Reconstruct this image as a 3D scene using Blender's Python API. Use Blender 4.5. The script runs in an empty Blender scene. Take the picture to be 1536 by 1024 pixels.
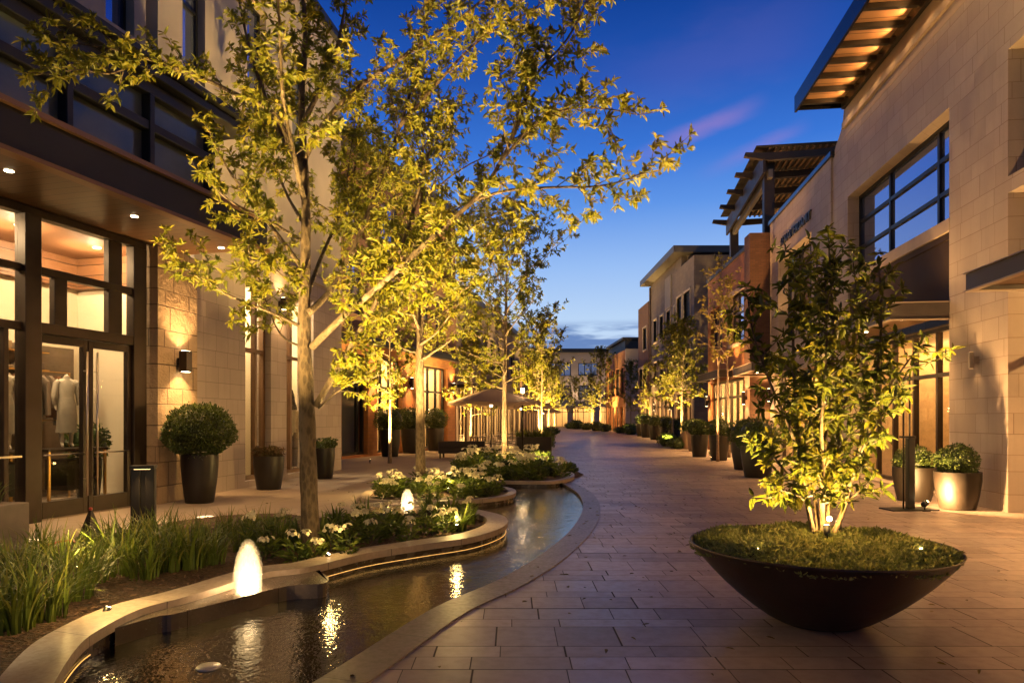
import bpy, bmesh, math, random
import numpy as np
from mathutils import Vector, Matrix, Euler
from mathutils.geometry import delaunay_2d_cdt

scene = bpy.context.scene
COL = scene.collection
PI = math.pi
F, CX, HY, CAMH = 1024.0, 768.0, 628.0, 1.6          # focal length (px), centre column, horizon row, eye height


def at(px, py, z=0.0):
    """where the sight line of a photo pixel meets the level z"""
    Y = (CAMH - z) * F / (py - HY)
    return ((px - CX) * Y / F, Y)


def srgb(r, g, b):
    def f(c):
        c /= 255.0
        return c / 12.92 if c <= 0.04045 else ((c + 0.055) / 1.055) ** 2.4
    return (f(r), f(g), f(b))


# ------------------------------------------------------------------ node helpers
class NT:
    def __init__(self, tree):
        self.t = tree

    def n(self, typ, **kw):
        nd = self.t.nodes.new(typ)
        for k, v in kw.items():
            setattr(nd, k, v)
        return nd

    def link(self, a, b):
        self.t.links.new(a, b)

    def put(self, sock, v):
        if isinstance(v, bpy.types.NodeSocket):
            self.link(v, sock)
        else:
            if sock.type == 'RGBA' and len(v) == 3:
                v = (*v, 1)
            sock.default_value = v

    def m(self, op, a, b=None, c=None):
        nd = self.n('ShaderNodeMath', operation=op)
        self.put(nd.inputs[0], a)
        if b is not None: self.put(nd.inputs[1], b)
        if c is not None: self.put(nd.inputs[2], c)
        return nd.outputs[0]

    def mix(self, f, a, b, blend='MIX'):
        nd = self.n('ShaderNodeMix', data_type='RGBA', blend_type=blend)
        self.put(nd.inputs['Factor'], f)
        self.put(nd.inputs[6], a); self.put(nd.inputs[7], b)
        return nd.outputs[2]

    def rng(self, v, a, b, c=0.0, d=1.0, smooth=False):
        nd = self.n('ShaderNodeMapRange')
        if smooth: nd.interpolation_type = 'SMOOTHSTEP'
        for i, q in enumerate((v, a, b, c, d)): self.put(nd.inputs[i], q)
        return nd.outputs[0]

    def noise(self, vec, scale, detail=4.0, rough=0.55, dim='3D'):
        nd = self.n('ShaderNodeTexNoise', noise_dimensions=dim)
        if vec is not None: self.link(vec, nd.inputs['Vector'])
        nd.inputs['Scale'].default_value = scale
        nd.inputs['Detail'].default_value = detail
        nd.inputs['Roughness'].default_value = rough
        return nd.outputs['Fac']

    def coords(self):
        return self.n('ShaderNodeTexCoord').outputs['Object']

    def xyz(self, v):
        nd = self.n('ShaderNodeSeparateXYZ'); self.link(v, nd.inputs[0]); return nd.outputs

    def vec(self, x, y, z):
        nd = self.n('ShaderNodeCombineXYZ')
        for i, q in enumerate((x, y, z)): self.put(nd.inputs[i], q)
        return nd.outputs[0]

    def wn(self, a, b=None, seed=0.0):
        nd = self.n('ShaderNodeTexWhiteNoise', noise_dimensions='3D')
        self.link(self.vec(a, b if b is not None else 0.0, seed), nd.inputs[0])
        return nd.outputs[0]

    def bump(self, h, strength=0.5, dist=0.02, normal=None):
        nd = self.n('ShaderNodeBump')
        nd.inputs['Strength'].default_value = strength
        nd.inputs['Distance'].default_value = dist
        self.link(h, nd.inputs['Height'])
        if normal is not None: self.link(normal, nd.inputs['Normal'])
        return nd.outputs[0]


def new_mat(name):
    m = bpy.data.materials.new(name)
    m.use_nodes = True
    t = NT(m.node_tree)
    b = m.node_tree.nodes['Principled BSDF']
    return m, t, b


def tiles(t, u, v, w, h, joint, warp=0.0, shift=True):
    """running-bond tiles: returns (joint mask 0 in joint .. 1 on tile, random per tile, second random)"""
    vr = t.m('DIVIDE', v, h)
    if warp:
        vr = t.m('ADD', vr, t.m('MULTIPLY', t.m('SINE', t.m('MULTIPLY', vr, 2.35)), warp))
    row = t.m('FLOOR', vr)
    fv = t.m('SUBTRACT', vr, row)
    rr = t.wn(row, 3.7)
    uu = t.m('ADD', t.m('DIVIDE', u, w), t.m('MULTIPLY', rr, 7.0) if shift else t.m('MULTIPLY', row, 0.5))
    if warp:
        uu = t.m('ADD', uu, t.m('MULTIPLY', t.m('SINE', t.m('MULTIPLY', uu, 2.7)), 0.16))
    col = t.m('FLOOR', uu)
    fu = t.m('SUBTRACT', uu, col)
    du = t.m('MULTIPLY', t.m('MINIMUM', fu, t.m('SUBTRACT', 1.0, fu)), w)
    dv = t.m('MULTIPLY', t.m('MINIMUM', fv, t.m('SUBTRACT', 1.0, fv)), h)
    d = t.m('MINIMUM', du, dv)
    mask = t.rng(d, joint * 0.35, joint, 0.0, 1.0, True)
    return mask, t.wn(row, col, 1.3), t.wn(row, col, 8.1)


MATS = {}


def mat_plain(name, col, rough=0.5, metal=0.0, noise=0.0, nscale=6.0, bump=0.0, bscale=60.0, spec=None, coat=0.0):
    if name in MATS: return MATS[name]
    m, t, b = new_mat(name)
    v = t.coords()
    if noise:
        f = t.noise(v, nscale)
        lo = tuple(c * (1 - noise) for c in col); hi = tuple(min(1, c * (1 + noise)) for c in col)
        t.link(t.mix(t.rng(f, 0.3, 0.7), lo, hi), b.inputs['Base Color'])
        t.link(t.rng(f, 0.3, 0.7, max(0.02, rough - 0.08), min(1, rough + 0.08)), b.inputs['Roughness'])
    else:
        b.inputs['Base Color'].default_value = (*col, 1)
        b.inputs['Roughness'].default_value = rough
    b.inputs['Metallic'].default_value = metal
    if spec is not None: b.inputs['Specular IOR Level'].default_value = spec
    if coat: b.inputs['Coat Weight'].default_value = coat
    if bump:
        t.link(t.bump(t.noise(v, bscale, 3), bump, 0.01), b.inputs['Normal'])
    MATS[name] = m
    return m


def mat_block(name, c1, c2, w, h, joint=0.006, jcol=(0.12, 0.09, 0.07), rough=0.75, rugged=0.0, warp=0.0, depth=0.4, shift=True, stain=0.25):
    """coursed stone or brick in a building's own coordinates"""
    if name in MATS: return MATS[name]
    m, t, b = new_mat(name)
    v = t.coords()
    x = t.xyz(v)
    u = t.m('ADD', x[0], x[1])
    mask, r1, r2 = tiles(t, u, x[2], w, h, joint, warp, shift)
    n1 = t.noise(v, 1.1, 5); n2 = t.noise(v, 22.0, 5, 0.6)
    base = t.mix(r1, c1, c2)
    base = t.mix(t.rng(n1, 0.35, 0.7, 0.0, stain), base, tuple(c * 0.55 for c in c1))
    base = t.mix(t.rng(n2, 0.3, 0.75, 0.0, 0.3), base, tuple(c * 0.7 for c in c2))
    mp = t.n('ShaderNodeMapping'); t.link(v, mp.inputs[0]); mp.inputs['Scale'].default_value = (1.0, 1.0, 0.07)
    n3 = t.noise(mp.outputs[0], 5.0, 5, 0.6)
    base = t.mix(t.rng(n3, 0.52, 0.78, 0.0, stain), base, tuple(c * 0.6 for c in c1))
    t.link(t.mix(mask, jcol, base), b.inputs['Base Color'])
    b.inputs['Roughness'].default_value = rough
    hgt = t.m('ADD', t.m('MULTIPLY', mask, depth), t.m('MULTIPLY', n2, 0.12 + rugged * 0.6))
    if rugged:
        hgt = t.m('ADD', hgt, t.m('MULTIPLY', t.noise(v, 5.0, 6, 0.6), rugged * 3.0))
        hgt = t.m('ADD', hgt, t.m('MULTIPLY', r2, 0.25))
    t.link(t.bump(hgt, 1.0 if rugged else 0.45, 0.045 if rugged else 0.01), b.inputs['Normal'])
    MATS[name] = m
    return m


def mat_planks(name, c1, c2, w=0.12, axis=0, rough=0.45):
    if name in MATS: return MATS[name]
    m, t, b = new_mat(name)
    v = t.coords(); x = t.xyz(v)
    q = t.m('DIVIDE', x[axis], w)
    row = t.m('FLOOR', q); f = t.m('SUBTRACT', q, row)
    d = t.m('MINIMUM', f, t.m('SUBTRACT', 1.0, f))
    mask = t.rng(d, 0.015, 0.06, 0, 1, True)
    st = (1.0, 12.0, 12.0) if axis else (12.0, 1.0, 12.0)
    mp = t.n('ShaderNodeMapping'); t.link(v, mp.inputs[0]); mp.inputs['Scale'].default_value = st
    g = t.noise(mp.outputs[0], 3.0, 6, 0.65)
    base = t.mix(t.m('ADD', t.m('MULTIPLY', t.wn(row, 2.0), 0.6), t.m('MULTIPLY', g, 0.5)), c1, c2)
    t.link(t.mix(mask, tuple(c * 0.15 for c in c1), base), b.inputs['Base Color'])
    b.inputs['Roughness'].default_value = rough
    t.link(t.bump(t.m('ADD', mask, t.m('MULTIPLY', g, 0.2)), 0.4, 0.008), b.inputs['Normal'])
    MATS[name] = m
    return m


def mat_emit(name, col, strength):
    if name in MATS: return MATS[name]
    m, t, b = new_mat(name)
    b.inputs['Base Color'].default_value = (0.8, 0.75, 0.65, 1)
    b.inputs['Emission Color'].default_value = (*col, 1)
    b.inputs['Emission Strength'].default_value = strength
    MATS[name] = m
    return m


def mat_glass(name, tint=(0.9, 0.93, 0.95), refl=1.0, rough=0.0):
    if name in MATS: return MATS[name]
    m = bpy.data.materials.new(name); m.use_nodes = True
    t = NT(m.node_tree)
    m.node_tree.nodes.remove(m.node_tree.nodes['Principled BSDF'])
    out = m.node_tree.nodes['Material Output']
    tr = t.n('ShaderNodeBsdfTransparent'); tr.inputs[0].default_value = (*tint, 1)
    gl = t.n('ShaderNodeBsdfGlossy'); gl.inputs['Roughness'].default_value = rough
    lw = t.n('ShaderNodeLayerWeight'); lw.inputs['Blend'].default_value = 0.5
    fr_ = t.m('ADD', 0.04, t.m('MULTIPLY', 0.96, t.m('POWER', lw.outputs['Facing'], 5.0)))
    mx = t.n('ShaderNodeMixShader')
    t.link(t.m('MINIMUM', t.m('MULTIPLY', fr_, refl), 1.0), mx.inputs[0])
    t.link(tr.outputs[0], mx.inputs[1]); t.link(gl.outputs[0], mx.inputs[2])
    t.link(mx.outputs[0], out.inputs['Surface'])
    MATS[name] = m
    return m


def mat_leaf(name, c1, c2, c3, rough=0.45, trans=0.35):
    """leaf with a natural spread of tone from the 'tone' attribute; thin, so light passes through it"""
    if name in MATS: return MATS[name]
    m = bpy.data.materials.new(name); m.use_nodes = True
    t = NT(m.node_tree)
    b = m.node_tree.nodes['Principled BSDF']; out = m.node_tree.nodes['Material Output']
    a = t.n('ShaderNodeAttribute'); a.attribute_name = 'tone'
    r = t.n('ShaderNodeValToRGB')
    r.color_ramp.elements[0].color = (*c1, 1); r.color_ramp.elements[1].color = (*c3, 1)
    e = r.color_ramp.elements.new(0.5); e.color = (*c2, 1)
    t.link(a.outputs['Fac'], r.inputs[0])
    t.link(r.outputs[0], b.inputs['Base Color'])
    b.inputs['Roughness'].default_value = rough
    tl = t.n('ShaderNodeBsdfTranslucent'); t.link(r.outputs[0], tl.inputs[0])
    mx = t.n('ShaderNodeMixShader'); mx.inputs[0].default_value = trans
    t.link(b.outputs[0], mx.inputs[1]); t.link(tl.outputs[0], mx.inputs[2]); t.link(mx.outputs[0], out.inputs['Surface'])
    MATS[name] = m
    return m


# ------------------------------------------------------------------ mesh helpers
class MB:
    """collects shapes into one mesh"""
    def __init__(self):
        self.v = []; self.f = []; self.smooth = []

    def add(self, vs, fs, smooth=False):
        o = len(self.v)
        self.v += [tuple(p) for p in vs]
        self.f += [tuple(i + o for i in q) for q in fs]
        self.smooth += [smooth] * len(fs)
        return self

    def box(self, x0, x1, y0, y1, z0, z1, bev=0.0):
        if x0 > x1: x0, x1 = x1, x0
        if y0 > y1: y0, y1 = y1, y0
        if bev > 0 and min(x1 - x0, y1 - y0, z1 - z0) > 2.2 * bev:
            bm = bmesh.new()
            bmesh.ops.create_cube(bm, size=1.0)
            for q in bm.verts:
                q.co = Vector(((x0 + x1) / 2 + q.co.x * (x1 - x0), (y0 + y1) / 2 + q.co.y * (y1 - y0), (z0 + z1) / 2 + q.co.z * (z1 - z0)))
            bmesh.ops.bevel(bm, geom=bm.edges[:], offset=bev, segments=1, affect='EDGES')
            bm.verts.index_update()
            self.add([q.co[:] for q in bm.verts], [[q.index for q in f.verts] for f in bm.faces])
            bm.free()
            return self
        vs = [(x0, y0, z0), (x1, y0, z0), (x1, y1, z0), (x0, y1, z0), (x0, y0, z1), (x1, y0, z1), (x1, y1, z1), (x0, y1, z1)]
        return self.add(vs, [(0, 3, 2, 1), (4, 5, 6, 7), (0, 1, 5, 4), (1, 2, 6, 5), (2, 3, 7, 6), (3, 0, 4, 7)])

    def prism(self, poly, z0, z1):
        n = len(poly)
        area = sum(poly[i][0] * poly[(i + 1) % n][1] - poly[(i + 1) % n][0] * poly[i][1] for i in range(n))
        if area < 0: poly = poly[::-1]
        vs = [(x, y, z0) for x, y in poly] + [(x, y, z1) for x, y in poly]
        fs = [tuple(range(n - 1, -1, -1)), tuple(range(n, 2 * n))]
        fs += [(i, (i + 1) % n, (i + 1) % n + n, i + n) for i in range(n)]
        return self.add(vs, fs)

    def profile_x(self, poly, x0, x1):
        """(y, z) outline extruded along x"""
        n = len(poly)
        vs = [(x0, y, z) for y, z in poly] + [(x1, y, z) for y, z in poly]
        fs = [tuple(range(n)), tuple(range(2 * n - 1, n - 1, -1))]
        fs += [(i + n, (i + 1) % n + n, (i + 1) % n, i) for i in range(n)]
        return self.add(vs, fs)

    def lathe(self, prof, n=24, c=(0, 0, 0), sx=1.0, sy=1.0, smooth=True):
        vs = []; fs = []
        k = len(prof)
        for i in range(n):
            a = 2 * PI * i / n
            for r, z in prof:
                vs.append((c[0] + r * sx * math.cos(a), c[1] + r * sy * math.sin(a), c[2] + z))
        for i in range(n):
            j = (i + 1) % n
            for q in range(k - 1):
                fs.append((i * k + q, j * k + q, j * k + q + 1, i * k + q + 1))
        return self.add(vs, fs, smooth)

    def disc(self, r, n=20, c=(0, 0, 0), up=True):
        vs = [(c[0] + r * math.cos(2 * PI * i / n), c[1] + r * math.sin(2 * PI * i / n), c[2]) for i in range(n)]
        f = tuple(range(n))
        return self.add(vs, [f if up else f[::-1]])

    def tube(self, pts, rad, n=8, cap=True, smooth=True):
        pts = [Vector(p) for p in pts]
        if not isinstance(rad, (list, tuple, np.ndarray)): rad = [rad] * len(pts)
        vs = []; fs = []
        prev = None
        for i, p in enumerate(pts):
            d = (pts[min(i + 1, len(pts) - 1)] - pts[max(i - 1, 0)])
            if d.length < 1e-9: d = Vector((0, 0, 1))
            d.normalize()
            if prev is None:
                a = d.orthogonal().normalized()
            else:
                a = prev - d * prev.dot(d)
                a = a.normalized() if a.length > 1e-6 else d.orthogonal().normalized()
            prev = a
            b = d.cross(a)
            for k in range(n):
                q = 2 * PI * k / n
                vs.append(tuple(p + (a * math.cos(q) + b * math.sin(q)) * rad[i]))
        for i in range(len(pts) - 1):
            for k in range(n):
                l = (k + 1) % n
                fs.append((i * n + k, i * n + l, (i + 1) * n + l, (i + 1) * n + k))
        self.add(vs, fs, smooth)
        if cap:
            o = len(self.v) - len(vs)
            self.f.append(tuple(o + k for k in range(n))[::-1]); self.smooth.append(False)
            e = o + (len(pts) - 1) * n
            self.f.append(tuple(e + k for k in range(n))); self.smooth.append(False)
        return self

    def ball(self, c, r, n=12, m=8, sz=1.0):
        prof = [(max(1e-4, r * math.sin(PI * i / m)), -r * sz * math.cos(PI * i / m)) for i in range(m + 1)]
        return self.lathe(prof, n, c)

    def build(self, name, mat, parent=None, loc=None, rz=None):
        me = bpy.data.meshes.new(name)
        me.from_pydata(self.v, [], self.f)
        if any(self.smooth):
            me.polygons.foreach_set('use_smooth', self.smooth)
        me.materials.append(mat)
        me.update()
        o = bpy.data.objects.new(name, me)
        COL.objects.link(o)
        if parent is not None: o.parent = parent
        if loc is not None: o.location = loc
        if rz is not None: o.rotation_euler = (0, 0, rz)
        return o


def build_arrays(name, verts, faces, mat, tone=None, parent=None, smooth=False):
    """mesh from numpy arrays; faces are all of one size"""
    me = bpy.data.meshes.new(name)
    nv, nf, k = len(verts), len(faces), faces.shape[1]
    me.vertices.add(nv); me.vertices.foreach_set('co', np.ascontiguousarray(verts, dtype=np.float32).ravel())
    me.loops.add(nf * k); me.loops.foreach_set('vertex_index', np.ascontiguousarray(faces, dtype=np.int32).ravel())
    me.polygons.add(nf)
    me.polygons.foreach_set('loop_start', np.arange(0, nf * k, k, dtype=np.int32))
    try:
        me.polygons.foreach_set('loop_total', np.full(nf, k, dtype=np.int32))
    except Exception:
        pass
    me.update(calc_edges=True)
    if tone is not None:
        at_ = me.attributes.new('tone', 'FLOAT', 'POINT')
        at_.data.foreach_set('value', np.ascontiguousarray(tone, dtype=np.float32))
    if smooth:
        me.polygons.foreach_set('use_smooth', np.ones(nf, dtype=bool))
    me.materials.append(mat)
    o = bpy.data.objects.new(name, me)
    COL.objects.link(o)
    if parent is not None: o.parent = parent
    return o


def tag(o, label=None, cat=None, group=None, kind=None):
    if label: o['label'] = label
    if cat: o['category'] = cat
    if group: o['group'] = group
    if kind: o['kind'] = kind
    return o


def thing(name, label, cat, loc=(0, 0, 0), rz=0.0, group=None):
    o = bpy.data.objects.new(name, None)
    COL.objects.link(o)
    o.location = loc; o.rotation_euler = (0, 0, rz); o.empty_display_size = 0.2
    return tag(o, label, cat, group)


def copy_tree(o, parent=None):
    c = o.copy(); COL.objects.link(c)
    if parent is not None: c.parent = parent
    for ch in list(o.children): copy_tree(ch, c)
    return c


def struct(name, mb, mat):
    return tag(mb.build(name, mat), kind='structure')


WARM = (1.0, 0.56, 0.20)
WARMER = (1.0, 0.50, 0.16)
SOFT = (1.0, 0.72, 0.40)
GAIN = 5.0


def spot(loc, target, power, col=WARM, angle=80, blend=0.6, size=0.05, parent=None, name='lamp_light'):
    l = bpy.data.lights.new(name, 'SPOT')
    l.energy = power * GAIN; l.color = col; l.spot_size = math.radians(angle); l.spot_blend = blend; l.shadow_soft_size = size
    o = bpy.data.objects.new(name, l); COL.objects.link(o)
    o.location = loc
    d = Vector(target) - Vector(loc)
    o.rotation_euler = d.to_track_quat('-Z', 'Y').to_euler()
    if parent is not None: o.parent = parent
    return o


def point(loc, power, col=WARM, size=0.05, parent=None, name='lamp_light'):
    l = bpy.data.lights.new(name, 'POINT')
    l.energy = power * GAIN; l.color = col; l.shadow_soft_size = size
    o = bpy.data.objects.new(name, l); COL.objects.link(o)
    o.location = loc
    if parent is not None: o.parent = parent
    return o


# ------------------------------------------------------------------ camera, sky, render settings
cam = bpy.data.cameras.new('camera')
cam.sensor_width = 36.0; cam.lens = 24.0
cam.shift_y = (HY - 512.0) / 1536.0
cam.clip_end = 3000.0; cam.clip_start = 0.05
camo = bpy.data.objects.new('camera', cam); COL.objects.link(camo)
camo.location = (0, 0, CAMH); camo.rotation_euler = (PI / 2, 0, 0)
scene.camera = camo

world = bpy.data.worlds.new('World'); scene.world = world
world.use_nodes = True
w = NT(world.node_tree)
bg = world.node_tree.nodes['Background']
sky = w.n('ShaderNodeTexSky', sky_type='NISHITA')
sky.sun_disc = False
sky.sun_elevation = math.radians(1.0); sky.sun_rotation = math.radians(-25)
sky.ozone_density = 6.0; sky.air_density = 1.0; sky.dust_density = 0.0
gd = w.n('ShaderNodeTexCoord').outputs['Generated']
gx = w.xyz(gd)
ramp = w.n('ShaderNodeValToRGB')
stops = [(0.0, (226, 226, 232)), (0.075, (205, 220, 240)), (0.14, (188, 213, 242)), (0.215, (152, 188, 239)), (0.295, (96, 148, 227)),
         (0.36, (58, 116, 210)), (0.44, (36, 84, 176)), (0.52, (18, 62, 146)), (0.75, (7, 32, 96)), (1.0, (5, 22, 72))]
cr = ramp.color_ramp
cr.elements[0].position = stops[0][0]; cr.elements[0].color = (*srgb(*stops[0][1]), 1)
cr.elements[1].position = stops[-1][0]; cr.elements[1].color = (*srgb(*stops[-1][1]), 1)
for p_, c_ in stops[1:-1]:
    e_ = cr.elements.new(p_); e_.color = (*srgb(*c_), 1)
w.link(gx[2], ramp.inputs[0])
# thin pink afterglow streaks high up, a dark cloud bank low over the end of the street
azim = w.m('ARCTAN2', gx[0], gx[1])
fleece = w.noise(w.vec(w.m('MULTIPLY', azim, 9.0), w.m('MULTIPLY', gx[2], 30.0), 0.7), 1.0, 4, 0.6)


def streak(a0, z0, a1, z1, width):
    L_ = math.hypot(a1 - a0, z1 - z0); ca, sa = (a1 - a0) / L_, (z1 - z0) / L_
    da, dz = w.m('SUBTRACT', azim, a0), w.m('SUBTRACT', gx[2], z0)
    tt = w.m('ADD', w.m('MULTIPLY', da, ca), w.m('MULTIPLY', dz, sa))
    ss = w.m('ABSOLUTE', w.m('ADD', w.m('SUBTRACT', w.m('MULTIPLY', dz, ca), w.m('MULTIPLY', da, sa)), w.m('MULTIPLY', w.m('SUBTRACT', fleece, 0.5), width * 1.2)))
    m_ = w.m('MULTIPLY', w.rng(ss, 0.0, width, 1, 0, True), w.m('MULTIPLY', w.rng(tt, -0.02, L_ * 0.7, 0, 1, True), w.rng(tt, L_ * 0.8, L_ * 1.25, 1, 0, True)))
    return m_


pink = w.m('ADD', w.m('MULTIPLY', streak(0.15, 0.345, 0.325, 0.392, 0.016), 0.40), w.m('MULTIPLY', streak(0.27, 0.325, 0.39, 0.362, 0.014), 0.26))
pink = w.m('ADD', pink, w.m('MULTIPLY', streak(0.05, 0.42, 0.40, 0.47, 0.06), 0.07))
pink = w.m('MINIMUM', pink, 1.0)
colr = w.mix(pink, ramp.outputs[0], srgb(176, 132, 192))
clv = w.vec(w.m('MULTIPLY', azim, 5.0), w.m('MULTIPLY', gx[2], 34.0), 4.1)
cln = w.noise(clv, 1.0, 5, 0.55)
cband = w.m('MULTIPLY', w.rng(gx[2], 0.065, 0.10, 0, 1, True), w.rng(gx[2], 0.125, 0.145, 1, 0, True))
cside = w.rng(w.m('ABSOLUTE', w.m('SUBTRACT', azim, 0.06)), 0.10, 0.24, 1, 0, True)
cl = w.m('MULTIPLY', w.m('MULTIPLY', w.rng(cln, 0.38, 0.5, 0, 1, True), cband), cside)
colr = w.mix(w.m('MULTIPLY', cl, 0.9), colr, srgb(88, 118, 176))
wn_ = w.n('ShaderNodeVectorMath', operation='SCALE')
w.link(sky.outputs[0], wn_.inputs[0]); wn_.inputs['Scale'].default_value = 0.035
colr = w.mix(1.0, colr, wn_.outputs[0], 'ADD')
w.link(colr, bg.inputs[0])
# the eastern half of the sky, behind the camera, is already darker
w.link(w.rng(gx[1], -0.7, 0.5, 0.42, 1.0, True), bg.inputs[1])

vs_ = scene.view_settings
vs_.view_transform = 'Standard'; vs_.look = 'None'; vs_.gamma = 1.0; vs_.exposure = 0.0; vs_.use_curve_mapping = False
scene.render.engine = 'CYCLES'
cy = scene.cycles
cy.use_denoising = True
try: cy.denoiser = 'OPENIMAGEDENOISE'
except Exception: pass
cy.max_bounces = 7; cy.diffuse_bounces = 3; cy.glossy_bounces = 3; cy.transmission_bounces = 4; cy.transparent_max_bounces = 12
cy.sample_clamp_indirect = 4.0; cy.sample_clamp_direct = 30.0
cy.caustics_reflective = False; cy.caustics_refractive = False
cy.use_light_tree = True
# ------------------------------------------------------------------ ground, pool and beds
def in_poly(p, poly):
    x, y = p; c = False
    n = len(poly)
    for i in range(n):
        x1, y1 = poly[i]; x2, y2 = poly[(i + 1) % n]
        if (y1 > y) != (y2 > y) and x < (x2 - x1) * (y - y1) / (y2 - y1) + x1: c = not c
    return c


def smooth_path(pts, k=6, closed=False):
    P = [Vector((p[0], p[1])) for p in pts]; n = len(P); out = []
    rngi = range(n) if closed else range(n - 1)
    for i in rngi:
        p0 = P[(i - 1) % n] if closed else P[max(i - 1, 0)]
        p1 = P[i]; p2 = P[(i + 1) % n]
        p3 = P[(i + 2) % n] if closed else P[min(i + 2, n - 1)]
        for j in range(k):
            s = j / k
            q = 0.5 * ((2 * p1) + (p2 - p0) * s + (2 * p0 - 5 * p1 + 4 * p2 - p3) * s * s + (3 * p1 - p0 - 3 * p2 + p3) * s ** 3)
            out.append((q.x, q.y))
    if not closed: out.append((P[-1].x, P[-1].y))
    return out


def offset_path(pts, d, closed=False):
    """shift to the left of the walking direction by d"""
    out = []; n = len(pts)
    for i in range(n):
        a = pts[(i - 1) % n] if closed else pts[max(i - 1, 0)]
        b = pts[(i + 1) % n] if closed else pts[min(i + 1, n - 1)]
        dx, dy = b[0] - a[0], b[1] - a[1]; l = math.hypot(dx, dy) or 1
        out.append((pts[i][0] - dy / l * d, pts[i][1] + dx / l * d))
    return out


def sheet(name, outer, holes, z, mat):
    vs = [Vector(p) for p in outer]; es = [(i, (i + 1) % len(outer)) for i in range(len(outer))]
    for h in holes:
        o = len(vs); vs += [Vector(p) for p in h]; es += [(o + i, o + (i + 1) % len(h)) for i in range(len(h))]
    co, _, fa, *_r = delaunay_2d_cdt(vs, es, [], 0, 1e-5)
    mb = MB(); fs = []
    for f in fa:
        c = (sum(co[i].x for i in f) / len(f), sum(co[i].y for i in f) / len(f))
        if in_poly(c, outer) and not any(in_poly(c, h) for h in holes): fs.append(tuple(f))
    mb.add([(p.x, p.y, z) for p in co], fs)
    return struct(name, mb, mat)


def ribbon(mb, a, b, za, zb, closed=False):
    n = len(a)
    vs = [(p[0], p[1], za) for p in a] + [(p[0], p[1], zb) for p in b]
    k = n if closed else n - 1
    return mb.add(vs, [(i, (i + 1) % n, (i + 1) % n + n, i + n) for i in range(k)], False)


def wallband(mb, a, b, z0, z1, closed=False):
    """solid band between two paths, from z0 to z1"""
    ribbon(mb, a, b, z1, z1, closed); ribbon(mb, b, b, z1, z0, closed)
    ribbon(mb, b, a, z0, z0, closed); ribbon(mb, a, a, z0, z1, closed)
    if not closed:
        for i in (0, -1):
            mb.add([(*a[i], z0), (*b[i], z0), (*b[i], z1), (*a[i], z1)], [(0, 1, 2, 3)])
    return mb


def paving_material():
    m, t, b = new_mat('paving_stone')
    v = t.coords(); x = t.xyz(v)
    mask, r1, r2 = tiles(t, x[0], t.m('ADD', x[1], 0.21), 0.50, 0.30, 0.0062, 0.26)
    n1 = t.noise(v, 0.55, 5); n2 = t.noise(v, 9.0, 6, 0.65); n3 = t.noise(v, 140.0, 3, 0.7)
    base = t.mix(r1, (0.300, 0.218, 0.182), (0.420, 0.310, 0.258))
    base = t.mix(t.rng(r2, 0.7, 1.0, 0, 0.6), base, (0.215, 0.170, 0.165))
    base = t.mix(t.rng(n1, 0.4, 0.75, 0, 0.35), base, (0.10, 0.078, 0.072))
    base = t.mix(t.rng(n2, 0.45, 0.8, 0, 0.35), base, (0.115, 0.085, 0.075))
    base = t.mix(t.rng(n3, 0.55, 0.75, 0, 0.3), base, (0.28, 0.23, 0.21))
    t.link(t.mix(mask, (0.040, 0.028, 0.024), base), b.inputs['Base Color'])
    rg = t.m('ADD', t.rng(n2, 0.3, 0.7, 0.30, 0.46), t.rng(r2, 0, 1, -0.05, 0.05))
    t.link(t.mix(mask, (0.85, 0.85, 0.85), t.vec(rg, rg, rg)), b.inputs['Roughness'])
    b.inputs['Specular IOR Level'].default_value = 0.5
    h = t.m('ADD', t.m('MULTIPLY', mask, 0.7), t.m('ADD', t.m('MULTIPLY', n3, 0.16), t.m('MULTIPLY', r1, 0.12)))
    t.link(t.bump(h, 0.5, 0.009), b.inputs['Normal'])
    return m


def walk_material():
    m, t, b = new_mat('sidewalk_slab')
    v = t.coords(); x = t.xyz(v)
    mask, r1, r2 = tiles(t, t.m('ADD', x[1], t.m('MULTIPLY', x[0], -0.2)), t.m('ADD', x[0], t.m('MULTIPLY', x[1], -0.2)), 1.8, 1.2, 0.008)
    n1 = t.noise(v, 0.7, 5); n2 = t.noise(v, 30.0, 5, 0.7)
    base = t.mix(r1, (0.27, 0.215, 0.175), (0.33, 0.27, 0.22))
    base = t.mix(t.rng(n1, 0.4, 0.75, 0, 0.45), base, (0.18, 0.14, 0.115))
    base = t.mix(t.rng(n2, 0.4, 0.8, 0, 0.3), base, (0.2, 0.155, 0.13))
    t.link(t.mix(mask, (0.06, 0.046, 0.038), base), b.inputs['Base Color'])
    b.inputs['Roughness'].default_value = 0.5
    t.link(t.bump(t.m('ADD', t.m('MULTIPLY', mask, 0.6), t.m('MULTIPLY', n2, 0.15)), 0.35, 0.008), b.inputs['Normal'])
    return m


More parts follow.
